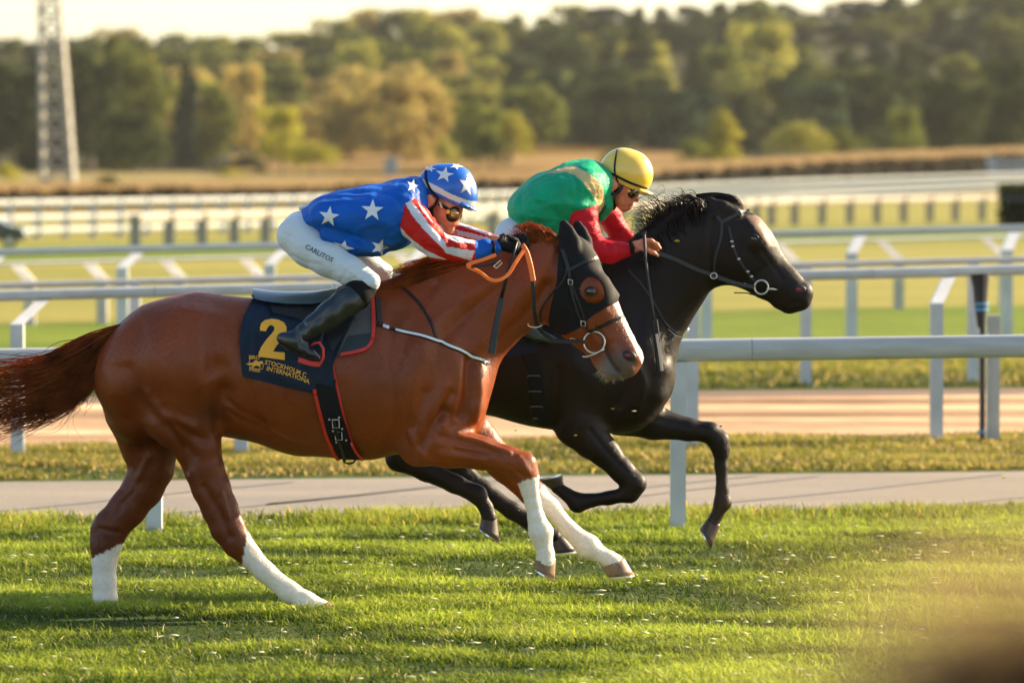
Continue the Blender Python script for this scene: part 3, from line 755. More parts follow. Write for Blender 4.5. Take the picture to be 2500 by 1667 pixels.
o = poly_mesh('clipped_hedge', Vh, Fh, M['hedge']); tag(o, 'long dark clipped hedge under the golden dry bank', 'hedge')
boxes = []
for i in range(len(us) - 1):
    a = np.array(Vh[4 * i]); b = np.array(Vh[4 * i + 1]); boxes.append((b[0], b[1] + 0.4, b[2] * 0.55, abs(Vh[4 * i + 4][0] - a[0]) * 0.6, 0.7, b[2] * 0.55))
leaf_blob('foliage', boxes, 9000, 0.16, M['hedge'], o, 8, ell=False)['kind'] = 'stuff'
o = poly_mesh('dry_grass_bank', Vb, Fb, M['bank'], smooth=True); tag(o, kind='structure')
# dry slope patch between the bank and the wood
Vs = [P(560, 418, 560), P(1500, 412, 560), P(1750, 392, 560), P(1700, 372, 640), P(1250, 352, 640), P(560, 380, 640)]
o = poly_mesh('dry_slope', Vs, [[0, 1, 2, 3, 4, 5]], M['bank']); tag(o, kind='structure')
#@@SECTION trees
# ------------------------------------------------------------------ trees
def crown_mesh(name, seed, kind, n=1500):
    """unit tree: height 1, foot at origin"""
    rg = np.random.default_rng(seed); lobes = []
    if kind == 'round':
        lobes.append((0, 0, 0.55, 0.25, 0.25, 0.36))
        for i in range(13):
            a = rg.uniform(0, 6.28); r = rg.uniform(0.12, 0.27); z = rg.uniform(0.22, 0.88); s = rg.uniform(0.09, 0.17)
            k = math.sqrt(max(0.1, 1 - ((z - 0.5) / 0.55) ** 2)); lobes.append((math.cos(a) * r * k, math.sin(a) * r * k, z, s, s, s * 0.85))
    elif kind == 'cone':
        for i in range(12):
            z = 0.08 + 0.86 * i / 12; s = 0.25 * (1 - z) ** 0.8 + 0.02; a = rg.uniform(0, 6.28)
            lobes.append((math.cos(a) * s * 0.25, math.sin(a) * s * 0.25, z, s * rg.uniform(.8, 1.15), s * rg.uniform(.8, 1.15), 0.07))
    elif kind == 'dome':
        for i in range(16):
            a = rg.uniform(0, 6.28); r = rg.uniform(0.0, 0.55) ; z = 0.45 * math.sqrt(max(0.05, 1 - (r / 0.62) ** 2)) ; s = rg.uniform(0.2, 0.3)
            lobes.append((math.cos(a) * r, math.sin(a) * r * 0.6, z + 0.15, s, s, s * 0.9))
    rg2 = np.random.default_rng(seed + 50); w = np.array([b[3] * b[5] for b in lobes]); w /= w.sum()
    k = rg2.choice(len(lobes), n, p=w); B = np.array(lobes)[k]
    d = rg2.normal(size=(n, 3)); d /= np.linalg.norm(d, axis=1)[:, None]; r = 0.55 + 0.5 * rg2.random(n)
    c = B[:, :3] + d * r[:, None] * B[:, 3:6]; c[:, 2] = np.maximum(c[:, 2], 0.01)
    nn = d + rg2.normal(size=(n, 3)) * 0.55; nn /= np.linalg.norm(nn, axis=1)[:, None]
    a = np.cross(nn, rg2.normal(size=(n, 3))); a /= np.linalg.norm(a, axis=1)[:, None]; b = np.cross(nn, a)
    s = (0.020 + 0.022 * rg2.random(n))[:, None]
    V = np.stack([c - a * s, c + b * s * .8, c + a * s, c - b * s * .8], 1).reshape(-1, 3)
    F = np.arange(n * 4).reshape(-1, 4)
    o = mesh_np('crown', V, F, None, smooth=False); me = o.data; bpy.data.objects.remove(o); return me
def trunk_mesh(seed):
    rg = random.Random(seed); mb = MB(); mb.tube([(0, 0, -0.02), (0.004, 0, 0.3), (0.0, 0.005, 0.7)], [0.028, 0.02, 0.008], 6)
    for i in range(6):
        a = rg.uniform(0, 6.28); z = rg.uniform(0.2, 0.55); L = rg.uniform(0.12, 0.22)
        mb.tube([(0, 0, z), (math.cos(a) * L * .5, math.sin(a) * L * .5, z + 0.06), (math.cos(a) * L, math.sin(a) * L, z + 0.16)], [0.011, 0.007, 0.003], 5)
    me = bpy.data.meshes.new('trunk'); me.from_pydata([tuple(v) for v in mb.V], [], mb.F); me.materials.append(M['trunk']); return me
CR = {}
TR = [trunk_mesh(i) for i in range(2)]
def get_crown(kind, var, lm):
    key = (kind, var, lm)
    if key not in CR:
        if (kind, var) not in CR: CR[(kind, var)] = crown_mesh('crown', hash_(kind) * 10 + var, kind)
        me = CR[(kind, var)].copy(); me.materials.clear(); me.materials.append(M[lm]); CR[key] = me
    return CR[key]
def hash_(s): return sum(ord(c) for c in s) % 97
def tree(u, vtop, vbase, hw, dist, kind, lm, label, group=None, name='tree', rg=random, base_z=None):
    """a tree whose crown spans the given picture height at the given distance"""
    y = dist - CD; x0 = (u - CX) / FPX * dist
    zt = P(u, vtop, y)[2]; zb = float(hill(x0, y)) if base_z is None else base_z
    if vbase is not None: zb = min(zb, P(u, vbase, y)[2])
    h = zt - zb; half = hw * dist / FPX
    base_r = {'round': 0.36, 'cone': 0.24, 'dome': 0.78}[kind]
    topf = {'round': 1.0, 'cone': 1.0, 'dome': 0.85}[kind]; h = h / topf
    root = empty(name, (x0, y, zb), label, 'bush' if name == 'bush' else 'tree', group)
    root.rotation_euler = (0, 0, rg.uniform(-0.5, 0.5) if kind != 'dome' else 0)
    c = bpy.data.objects.new('crown', get_crown(kind, rg.randint(0, 2), lm)); COL.objects.link(c); c.parent = root
    c.scale = (half / base_r, half / base_r, h)
    t = bpy.data.objects.new('trunk', TR[rg.randint(0, 1)]); COL.objects.link(t); t.parent = root; t.scale = (h * 0.8, h * 0.8, h * (0.5 if kind == 'dome' else 0.95))
    return root
def ordinal(k):
    n = k + 1
    return str(n) + ('th' if 10 < n % 100 < 14 else {1: 'st', 2: 'nd', 3: 'rd'}.get(n % 10, 'th'))
rt = random.Random(5)
skyline = [(-300, 110), (0, 95), (120, 92), (200, 95), (270, 65), (330, 90), (450, 85), (520, 88), (600, 90), (700, 85), (780, 62), (850, 40), (920, 18), (980, 30), (1040, 12), (1120, 25), (1200, 42), (1290, 42), (1380, 20), (1450, 8), (1520, 22), (1640, 18), (1720, 15), (1800, 0), (1900, -8), (1975, 30), (2060, 2), (2200, -25), (2500, -70), (2800, -90)]
def skyv(u): return float(np.interp(u, *zip(*skyline)))
rows = [(1120, 0.0, 62), (1060, 0.08, 70), (1000, 0.17, 88), (900, 0.30, 105), (810, 0.45, 120), (730, 0.60, 130)]
for ri, (dist, f, pitch) in enumerate(rows):
    u = -250 + rt.uniform(0, 60); cnt = 0
    while u < 2800:
        v = skyv(u) + f * (330 - skyv(u)) + (rt.uniform(-24, 22) if ri else rt.uniform(-16, 8))
        right = u > 1250
        if right: lm = rt.choices(['leaf_dark', 'leaf_olive', 'leaf_gold', 'leaf_teal'], [7, 2.6, 1.3 if ri < 4 else 0.2, 2.5])[0]
        else: lm = rt.choices(['leaf_dark', 'leaf_olive', 'leaf_gold', 'leaf_ochre', 'leaf_teal'], [1.5, 4, 2.6, 2.0 if u > 420 else 0.5, 1.5])[0]
        if 420 < u < 1150 and ri >= 4: lm = rt.choice(['leaf_ochre', 'leaf_gold', 'leaf_ochre', 'leaf_olive'])
        kind = 'cone' if lm in ('leaf_dark', 'leaf_teal') and rt.random() < 0.55 else 'round'
        hw = (rt.uniform(40, 62) if kind == 'cone' else rt.uniform(58, 105)) * (1120 / dist) ** 0.8 / 1.1
        tree(u, v, None, hw, dist + rt.uniform(-20, 20), kind, lm,
             {'leaf_dark': 'dark green', 'leaf_olive': 'olive green', 'leaf_gold': 'sunlit golden green', 'leaf_ochre': 'ochre autumn', 'leaf_teal': 'blue green'}[lm] + ' tree, ' + ordinal(cnt) + ' from the left in the ' + ('skyline', 'second', 'third', 'fourth', 'fifth', 'front')[ri] + ' row of the wood',
             'trees of the wood on the hill', name='tree', rg=rt)
        u += pitch * rt.uniform(0.75, 1.2); cnt += 1
special = [
 (225, 95, 430, 95, 640, 'round', 'leaf_dark', 'tall dark tree right of the lattice mast'),
 (350, 110, 425, 90, 650, 'round', 'leaf_olive', 'big olive tree with sunlit right side beside the dark one'),
 (275, 62, 425, 70, 660, 'cone', 'leaf_olive', 'pointed tree top breaking the skyline at left'),
 (30, 130, 430, 95, 640, 'round', 'leaf_dark', 'dark tree at the left picture edge behind the mast'),
 (110, 120, 430, 70, 655, 'cone', 'leaf_dark', 'narrow dark tree directly behind the mast'),
 (330, 270, 428, 110, 600, 'round', 'leaf_dark', 'low dark tree in the shade beneath the big olive tree'),
 (462, 140, 420, 55, 690, 'cone', 'leaf_teal', 'blue green conifer right of the big olive tree'),
 (530, 200, 415, 70, 660, 'round', 'leaf_olive', 'olive tree between the conifer and the ochre tree'),
 (600, 150, 415, 62, 670, 'round', 'leaf_ochre', 'tall pale ochre tree left of the yellow bush'),
 (690, 258, 430, 72, 560, 'round', 'leaf_yellow', 'bright yellow green round tree left of the star jersey rider'),
 (760, 340, 436, 95, 540, 'dome', 'leaf_yellow', 'broad yellow green bush spreading right of the yellow tree'),
 (600, 375, 436, 60, 540, 'dome', 'leaf_dark', 'dark low bush at the foot of the yellow tree'),
 (560, 410, 440, 50, 500, 'dome', 'leaf_yellow', 'low yellow bush left of the dark low bush'),
 (850, 210, 410, 95, 640, 'round', 'leaf_ochre', 'ochre tree left of the widest ochre tree'),
 (960, 185, 405, 110, 630, 'round', 'leaf_ochre', 'widest ochre tree above the star jersey rider'),
 (1040, 172, 400, 90, 640, 'round', 'leaf_ochre', 'tallest ochre tree right of the widest one'),
 (1165, 236, 400, 80, 600, 'round', 'leaf_olive', 'olive round tree above and right of the blue helmet'),
 (1245, 258, 372, 62, 610, 'dome', 'leaf_yellow', 'small golden yellow tree on the right flank of the olive one'),
 (1200, 310, 412, 62, 560, 'dome', 'leaf_dark', 'dark round bush in front of the olive tree'),
 (1090, 330, 390, 40, 590, 'dome', 'leaf_gold', 'gold bush left of the dark round bush'),
 (1560, 20, 380, 70, 900, 'cone', 'leaf_dark', 'tall dark spruce above the yellow helmet'),
 (1870, 50, 300, 105, 820, 'round', 'leaf_gold', 'great golden green crown in the middle of the dark wood'),
 (1770, 110, 320, 80, 800, 'round', 'leaf_olive', 'olive crown leaning on the great golden one'),
 (1700, 330, 400, 62, 590, 'dome', 'leaf_olive', 'olive low bush left of the bright poplar-shaped tree'),
 (1768, 255, 398, 62, 570, 'cone', 'leaf_yellow', 'bright yellow green pointed young tree above the black horse'),
 (1950, 285, 392, 95, 560, 'dome', 'leaf_gold', 'wide dome-shaped bush with golden top right of the pointed tree'),
 (2060, 300, 390, 80, 565, 'dome', 'leaf_olive', 'olive dome bush joined to the golden-topped one'),
 (2215, 262, 380, 55, 600, 'round', 'leaf_olive', 'dull olive small tree in the shade at right'),
 (2330, 170, 380, 120, 620, 'round', 'leaf_dark', 'broad dark tree second from the right edge'),
 (2480, 120, 380, 110, 630, 'round', 'leaf_dark', 'dark tree touching the right picture edge'),
 (2130, 150, 380, 120, 700, 'round', 'leaf_dark', 'dark tree behind the dome bushes'),
 (2000, 200, 380, 100, 690, 'round', 'leaf_teal', 'blue green tree behind the golden-topped bush'),
 (1660, 200, 385, 110, 700, 'round', 'leaf_teal', 'blue green tree left of the pointed young tree'),
 (1480, 190, 385, 110, 700, 'round', 'leaf_dark', 'dark tree left of the yellow helmet'),
 (1360, 170, 370, 100, 720, 'round', 'leaf_teal', 'blue green tree right of the golden yellow one'),
 (20, 395, 455, 38, 420, 'dome', 'leaf_yellow', 'yellow mound bush cut by the left edge'),
 (262, 424, 490, 44, 262, 'dome', 'leaf_dark', 'small dark bush in front of the dry bank right of the mast'),
 (1510, 355, 400, 60, 570, 'dome', 'leaf_olive', 'low olive scrub behind the yellow helmet'),
]
for s_ in special:
    tree(s_[0], s_[1], s_[2], s_[3], s_[4], s_[5], s_[6], s_[7], None, 'bush' if s_[5] == 'dome' else 'tree', rt)

# lattice floodlight mast at left
g = G(145, 488); dist = g[1] + CD; wb = 78 * dist / FPX; wt = 48 * dist / FPX; Hm = 26.0
root = empty('lattice_mast', (g[0], g[1], 0), 'tall pale lattice mast rising out of the picture at left', 'mast')
xt = P(122, 0, g[1])[0] - g[0]; zt0 = P(122, 0, g[1])[2]
def mcx(z): return g[0] + xt * z / zt0
def mw(z): return (wb + (wt - wb) * z / zt0) / 2
for a, b in ((-1, -1), (1, -1), (1, 1), (-1, 1)):
    MB().tube([(mcx(0) + a * mw(0), g[1] + b * mw(0), 0), (mcx(Hm) + a * mw(Hm), g[1] + b * mw(Hm), Hm)], 0.10, 6).build('leg', M['mast'], root)
mb = MB(); z = 0
while z < Hm:
    z2 = z + 0.9
    for (a, b), (c, d) in zip(((-1, -1), (1, -1), (1, 1), (-1, 1)), ((1, -1), (1, 1), (-1, 1), (-1, -1))):
        mb.bar((mcx(z) + a * mw(z), g[1] + b * mw(z), z), (mcx(z2) + c * mw(z2), g[1] + d * mw(z2), z2), 0.09, 0.09)
        mb.bar((mcx(z2) + a * mw(z2), g[1] + b * mw(z2), z2), (mcx(z) + c * mw(z), g[1] + d * mw(z), z), 0.09, 0.09)
        mb.bar((mcx(z2) + a * mw(z2), g[1] + b * mw(z2), z2), (mcx(z2) + c * mw(z2), g[1] + d * mw(z2), z2), 0.07, 0.07)
    z = z2
mb.build('bracing', M['mast'], root)
# small white cabinet before the wood
g = G(955, 440); r = empty('utility_cabinet', (g[0], g[1], 0), 'small pale cabinet on the dry ground above the star jersey rider', 'cabinet')
MB().box((g[0], g[1], 0.9), 1.1, 0.7, 1.8).build('body', M['farrail'], r); MB().box((g[0], g[1], 1.86), 1.25, 0.85, 0.1).build('lid', M['mast'], r)

# parked car cut by the left edge
g = G(-40, 604); car = empty('parked_car', (g[0], g[1], 0), 'dark car cut by the left picture edge, dark wheel showing', 'car')
prof = [(-2.1, .35), (-2.15, .75), (-1.9, .95), (-1.2, 1.05), (-.6, 1.42), (.6, 1.45), (1.3, 1.08), (1.95, .95), (2.1, .6), (2.05, .35)]
s = 0.48; V = []; n = len(prof)
for yv in (-.85, .85):
    for (x, z) in prof: V.append((g[0] + x * s, g[1] + yv * s, z * s))
Fc = [list(range(n)), [n + i for i in range(n)][::-1]] + [[i, n + i, n + (i + 1) % n, (i + 1) % n] for i in range(n)]
poly_mesh('body', V, Fc, M['carpaint'], car)
V = []; win = [(-1.05, 1.06), (-.55, 1.36), (.55, 1.38), (1.1, 1.08)]
for yv in (-.86, -.852):
    for (x, z) in win: V.append((g[0] + x * s, g[1] + yv * s, z * s))
poly_mesh('window', V, [[0, 1, 2, 3], [7, 6, 5, 4], [0, 4, 5, 1], [1, 5, 6, 2], [2, 6, 7, 3], [3, 7, 4, 0]], M['glass_dark'], car)
for wx in (-1.35, 1.35):
    MB().tube([(g[0] + wx * s, g[1] - .9 * s, .33 * s), (g[0] + wx * s, g[1] - .62 * s, .33 * s)], .34 * s, 14).build('wheel', M['tyre'], car)
    MB().tube([(g[0] + wx * s, g[1] - .915 * s, .33 * s), (g[0] + wx * s, g[1] - .89 * s, .33 * s)], .17 * s, 10).build('hub', M['steel'], car)

# pale stake and black wrapped pole at right
g = G(2424, 1086); st = MB(); st.box((g[0], g[1], 0.48), 0.095, 0.09, 1.0); o = st.build('marker_stake', M['post_pale'])
tag(o, 'short pale wooden stake beside the black wrapped pole', 'stake')
g = G(2398, 1088); pr = empty('wrapped_pole', (g[0], g[1], 0), 'black pole with wrapped cloth top and blue bands at right', 'pole')
MB().tube([(g[0], g[1], 0), (g[0], g[1], 1.25)], 0.022, 8).build('pole', M['pole_black'], pr)
MB().tube([P(2392, 668, g[1]), P(2394, 700, g[1]), P(2394, 740, g[1]), P(2396, 800, g[1])], [0.075, 0.06, 0.05, 0.03], 10).build('wrap', M['pole_black'], pr)
for v in (738, 752, 816, 1050): MB().tube([P(2396, v, g[1]), P(2396, v + 7, g[1])], 0.055 if v < 1000 else 0.035, 10).build('band', M['blue_tape'], pr)
#@@SECTION horses
# ------------------------------------------------------------------ horses
def hoof(name, ch, ct, sh, st, Y, m, parent, wide=0.86):
    """hoof between the coronet (heel, toe picture points) and the sole (heel, toe), with horn wall, bulb and steel shoe"""
    A0, A1, B0, B1 = [Vector(P(*q, Y)) for q in (ch, ct, sh, st)]; side = Vector((0, 1, 0)); V = []; Fc = []; n = 18
    rings = [(-0.06, 0.90), (0.0, 1.0), (0.06, 1.02), (0.35, 1.0), (0.7, 1.0), (1.0, 1.0)]
    for t, k_ in rings:
        h0 = A0.lerp(B0, t); h1 = A1.lerp(B1, t); c = (h0 + h1) / 2; f = (h1 - h0) / 2 * k_
        for k in range(n):
            q = 2 * math.pi * k / n; V.append(c + f * math.cos(q) + side * (math.sin(q) * f.length * wide * (1 - 0.12 * max(0, math.cos(q)))))
    for i in range(len(rings) - 1):
        for k in range(n): Fc.append([i * n + k, i * n + (k + 1) % n, (i + 1) * n + (k + 1) % n, (i + 1) * n + k])
    Fc += [list(range(n))[::-1], [(len(rings) - 1) * n + k for k in range(n)]]
    h = poly_mesh(name, V, Fc, m, parent, smooth=True)
    dn = ((B0 - A0) + (B1 - A1)).normalized(); c = (B0 + B1) / 2; f = (B1 - B0) / 2; V = []; Fc = []
    dn = (dn - f.normalized() * dn.dot(f.normalized())).normalized()
    for k in range(n - 2):
        q = 2 * math.pi * (k - (n - 3) / 2) / n
        for (rr, t) in ((1.04, 0.0), (1.04, 0.008), (0.7, 0.008), (0.7, 0.0)):
            V.append(c + dn * t + f * (math.cos(q) * rr) + side * (math.sin(q) * f.length * wide * rr))
    for k in range(n - 3):
        for j in range(4): Fc.append([k * 4 + j, k * 4 + (j + 1) % 4, k * 4 + 4 + (j + 1) % 4, k * 4 + 4 + j])
    Fc += [[3, 2, 1, 0], [(n - 3) * 4 + j for j in range(4)]]
    poly_mesh('horseshoe', V, Fc, M['steel'], h)
    return h
def ellipsoid(name, c, r, m, parent, rot=0.0, n=14):
    V = []; Fc = []; cr, sr = math.cos(rot), math.sin(rot)
    for i in range(n + 1):
        th = math.pi * i / n
        for k in range(n * 2):
            ph = math.pi * k / n; x = math.sin(th) * math.cos(ph) * r[0]; y = math.sin(th) * math.sin(ph) * r[1]; z = math.cos(th) * r[2]
            V.append((c[0] + x * cr - z * sr, c[1] + y, c[2] + x * sr + z * cr))
    w = 2 * n
    for i in range(n):
        for k in range(w): Fc.append([i * w + k, i * w + (k + 1) % w, (i + 1) * w + (k + 1) % w, (i + 1) * w + k])
    return poly_mesh(name, V, Fc, m, parent, smooth=True)
def band_noise(V, s, seed):
    rg = np.random.default_rng(seed); out = np.zeros(len(V))
    for k in range(6):
        d = rg.normal(size=3); d /= np.linalg.norm(d); out += np.sin(V @ d * s * (0.6 + rg.random()) + rg.random() * 6.28)
    return out / 6
def build_body(groups, h, k_main, smooth=6):
    allc = [c for g_, k_ in groups for c in g_]; lo, hi = bounds(allc, 0.06); F0 = Field(lo, hi, h)
    for gch, k_ in groups:
        f = F0.like()
        for c in gch: f.chain(c, k_)
        F0.merge(f, k_main)
    return F0
# ---- chestnut horse
YA = 0.0
A_trunk = [nodes([(348, 905, 112, 0, 1.05), (400, 885, 142, 0, 1.0), (480, 884, 164, 0, .92), (600, 900, 164, 0, .85), (750, 925, 180, 0, .80), (880, 925, 188, 0, .76), (985, 905, 196, 0, .62), (1062, 930, 128, 0, .80), (1092, 1005, 86, 0, 1.05)], YA),
           nodes([(1000, 885, 180, 0, .55), (1068, 862, 124, 0, .72), (1085, 930, 104, 0, .9)], YA),
           nodes([(330, 935, 98, 0, 1.1), (345, 1000, 85, 0.02, 1.0)], YA)]
A_pec = [nodes([(1120, 885, 44, -.075, .9), (1142, 930, 45, -.085, .9), (1142, 985, 42, -.085, .95), (1120, 1025, 38, -.09, .9)], 0), nodes([(1120, 885, 44, .075, .9), (1145, 930, 45, .085, .9), (1145, 985, 42, .085, .95), (1125, 1025, 40, .09, .9)], 0)]
A_neck = [nodes([(1010, 855, 165, 0, .5), (1060, 815, 155, 0, .5), (1112, 768, 136, 0, .48), (1178, 733, 114, 0, .48), (1262, 697, 93, 0, .5), (1335, 668, 88, 0, .5), (1385, 640, 58, 0, .6)], YA)]
A_head = [nodes([(1396, 632, 32, 0, .8), (1411, 662, 43, 0, .72), (1415, 733, 80, 0, .50), (1440, 775, 75, 0, .48), (1478, 822, 58, 0, .52), (1508, 862, 50, 0, .55), (1524, 880, 42, 0, .66)], YA),
          nodes([(1424, 670, 26, -.045, .8), (1450, 705, 34, -.052, .7), (1470, 760, 24, -.035, .8)], YA), nodes([(1450, 700, 34, .05, .7), (1470, 760, 24, .035, .8)], YA),
          nodes([(1540, 872, 28, 0, 1.05), (1530, 895, 20, 0, 1.2), (1500, 905, 20, 0, 1.1)], YA), nodes([(1470, 880, 22, 0, .9), (1490, 908, 22, 0, .95)], YA),
          nodes([(1536, 868, 20, -.028, .7)], YA)]
A_ears = [nodes([(1402, 612, 15, -.05, .9), (1392, 588, 15, -.055, .6), (1383, 566, 9, -.055, .5), (1376, 548, 2.5, -.055, .5)], YA),
          nodes([(1432, 612, 13, .04, .9), (1424, 590, 13, .05, .6), (1416, 568, 8, .05, .5), (1410, 549, 2.5, .05, .5)], YA)]
nf = -.13
A_nf = [nodes([(1040, 1010, 90, nf + .03, .7), (1040, 1060, 72, nf, .7), (1022, 1090, 49, nf, .8)], YA), nodes([(1040, 1072, 62, nf, .75), (1095, 1090, 50, nf, .8), (1170, 1104, 40, nf, .8), (1238, 1124, 34, nf, .85), (1277, 1138, 33, nf, .9), (1287, 1163, 27, nf, .95), (1293, 1195, 20, nf, .9), (1301, 1228, 18, nf, .9), (1310, 1264, 19, nf, .95), (1321, 1300, 28, nf, .85), (1326, 1325, 20, nf, .9), (1332, 1352, 20, nf, 1), (1332, 1368, 24, nf, 1)], YA),
        nodes([(1300, 1192, 9, nf, 1), (1303, 1290, 11, nf, 1)], YA)]
of = .12
A_of = [nodes([(1110, 1020, 74, of, .7), (1165, 1072, 47, of, .8), (1235, 1140, 37, of, .8), (1300, 1203, 31, of, .9), (1343, 1238, 22, of, .9), (1390, 1293, 20, of, .9), (1437, 1335, 29, of, .85), (1462, 1352, 19, of, .9), (1487, 1364, 19, of, 1), (1500, 1374, 24, of, 1)], YA)]
nh = -.13
A_nh = [nodes([(440, 930, 140, nh + .05, .55), (445, 1005, 95, nh, .7), (481, 1085, 57, nh, .8), (497, 1140, 47, nh, .8), (515, 1190, 45, nh, .75), (536, 1240, 42, nh, .7), (556, 1288, 40, nh, .7), (580, 1326, 34, nh, .75), (606, 1352, 27, nh, .8), (648, 1396, 24, nh, .85), (706, 1444, 25, nh, .85), (748, 1470, 25, nh, .85), (788, 1480, 17, nh, .9)], YA),
        nodes([(590, 1345, 17, nh, .8), (560, 1300, 26, nh, .7)], YA)]
fh = .13
A_fh = [nodes([(345, 1000, 88, fh - .03, .8), (366, 1085, 70, fh, .75), (370, 1140, 54, fh, .8), (350, 1190, 48, fh, .75), (312, 1240, 44, fh, .7), (272, 1285, 42, fh, .7), (260, 1328, 36, fh, .72), (255, 1370, 29, fh, .8), (255, 1420, 28, fh, .85), (257, 1462, 29, fh, .85), (262, 1485, 22, fh, .9)], YA), nodes([(236, 1292, 14, fh, .8), (238, 1340, 14, fh, .8)], YA)]
FA = build_body([(A_trunk, .06), (A_neck, .05), (A_head, .022), (A_nf, .02), (A_of, .02), (A_nh, .02), (A_fh, .02)], 0.0085, 0.045)
e = FA.like()
for c in A_pec: e.chain(c, .01)
FA.merge(e, .018)
e = FA.like()
for c in A_ears: e.chain(c, .01)
FA.merge(e, .008)
VA, FcA = FA.mesh(0, 6)
strokesA = [([(300, 800), (270, 880), (285, 960), (330, 1040)], 16, .006), ([(350, 790), (330, 880), (345, 960)], 16, -.005), ([(420, 760), (410, 860), (440, 960)], 30, .007), ([(530, 740), (600, 790), (620, 850)], 20, -.005),
            ([(560, 990), (600, 1010), (640, 1030)], 7, -.007), ([(1130, 650), (1060, 720), (1000, 790)], 16, .006), ([(1060, 700), (1000, 800), (970, 900)], 10, -.006), ([(1030, 850), (1010, 950), (1020, 1020)], 24, .010), ([(1100, 960), (1070, 1020)], 6, -.006),
            ([(1120, 1062), (1180, 1080), (1245, 1106)], 4, .005), ([(1110, 1098), (1190, 1112)], 4, -.006), ([(1268, 1118), (1290, 1150)], 6, .005), ([(1262, 1150), (1280, 1165)], 4, -.004),
            ([(1000, 1060), (1030, 1110), (1060, 1130)], 7, .006), ([(1035, 960), (1010, 1040)], 10, -.006), ([(1085, 940), (1060, 1000), (1075, 1030)], 12, .008), ([(1225, 700), (1150, 760), (1080, 830)], 8, -.006), ([(1190, 690), (1120, 740), (1050, 800)], 12, .005),
            ([(640, 1040), (720, 1075), (800, 1085)], 3, .004), ([(560, 1010), (600, 1030), (660, 1050)], 6, -.006), ([(590, 900), (590, 1000)], 12, .004), ([(620, 905), (625, 1010)], 7, -.003), ([(660, 960), (668, 1040)], 6, -.0025), ([(700, 970), (708, 1060)], 6, -.0025),
            ([(540, 1200), (556, 1260)], 5, .005), ([(470, 1150), (500, 1230)], 6, .004), ([(300, 1215), (330, 1180), (360, 1120)], 6, .005), ([(245, 1290), (290, 1300)], 5, -.003), ([(410, 1040), (440, 1100), (455, 1150)], 6, -.007), ([(360, 960), (400, 1010), (470, 1040)], 8, .006),
            ([(965, 760), (955, 850), (965, 960), (985, 1060), (1000, 1120)], 13, -.009), ([(1085, 1005), (1052, 1045), (1030, 1085)], 10, -.014),
            ([(1060, 1060), (1130, 1080), (1220, 1105)], 7, -.005), ([(1080, 1110), (1180, 1120)], 8, .004), ([(545, 960), (535, 1000), (540, 1030)], 16, -.018), ([(540, 900), (545, 960)], 26, -.012),
            ([(480, 780), (475, 860), (490, 930)], 22, .008), ([(510, 800), (520, 900)], 16, -.007), ([(310, 900), (350, 990), (420, 1060), (470, 1110)], 12, -.008), ([(280, 900), (320, 1010), (360, 1080)], 14, -.006),
            ([(400, 1000), (450, 1050), (500, 1075)], 9, -.006), ([(1335, 700), (1290, 765), (1230, 825), (1190, 880)], 13, -.012), ([(1300, 690), (1240, 760), (1180, 830)], 16, .006), ([(1370, 600), (1340, 690), (1335, 760)], 12, -.008),
            ([(1120, 700), (1060, 780), (1010, 900), (1000, 1000)], 22, .007), ([(1100, 850), (1120, 930), (1110, 990)], 16, .010), ([(1148, 880), (1140, 950), (1128, 1010)], 10, -.016), ([(1165, 900), (1170, 960), (1160, 1020)], 9, .010),
            ([(500, 1190), (540, 1260), (560, 1310)], 7, -.006), ([(330, 1180), (290, 1240)], 8, -.005), ([(620, 1345), (690, 1415), (740, 1455)], 6, -.001), ([(1298, 1180), (1312, 1285)], 5, -.0015),
            ([(650, 800), (640, 900), (680, 1000)], 30, .004), ([(700, 1000), (760, 1060)], 18, -.004), ([(840, 950), (850, 1060)], 20, -.004), ([(1455, 800), (1490, 860)], 7, -.005), ([(1440, 745), (1490, 745)], 6, -.003),
            ([(440, 760), (520, 770), (600, 770)], 14, .004), ([(1474, 848), (1488, 874), (1500, 895), (1512, 908)], 4, -.009), ([(1500, 850), (1520, 885), (1540, 900)], 6, .004), ([(1536, 869), (1540, 866)], 16, .006), ([(1400, 760), (1420, 720)], 20, .004), ([(1460, 690), (1475, 730)], 6, .003), ([(1465, 820), (1480, 800)], 8, -.003), ([(1420, 800), (1450, 850)], 9, -.006)]
VA = sculpt(VA, FcA, [(l_, w_ * 1.35, a_ * 1.95) for l_, w_, a_ in strokesA])
NA = normals(VA, FcA)
lf = 1 - 0.85 * np.clip((proj(VA)[:, 1] - 1150) / 60, 0, 1); VA = VA + NA * (lf * (band_noise(VA, 26, 3) * 0.0020 + band_noise(VA * np.array([1, 1, .5]), 75, 31) * 0.0010 * (band_noise(VA, 6, 32) + .6)))[:, None]
pA = proj(VA)
col = np.tile(np.array([0.205, 0.041, 0.005]), (len(VA), 1))
col *= (1 + 0.16 * band_noise(VA, 9, 4) + 0.10 * band_noise(VA, 22, 14))[:, None]
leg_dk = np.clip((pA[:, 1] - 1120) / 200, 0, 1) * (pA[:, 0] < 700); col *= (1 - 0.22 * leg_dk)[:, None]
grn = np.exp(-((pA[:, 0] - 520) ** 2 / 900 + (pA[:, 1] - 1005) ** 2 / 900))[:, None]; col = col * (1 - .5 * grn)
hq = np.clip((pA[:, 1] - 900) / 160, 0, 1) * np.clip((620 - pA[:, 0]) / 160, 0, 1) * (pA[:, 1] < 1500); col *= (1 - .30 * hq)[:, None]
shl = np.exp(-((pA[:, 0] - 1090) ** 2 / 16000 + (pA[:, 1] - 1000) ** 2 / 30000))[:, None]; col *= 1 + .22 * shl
nearA = VA[:, 1] < 0.0
WH = np.array([0.76, 0.68, 0.57])
wz = band_noise(VA, 90, 5) * 2.5
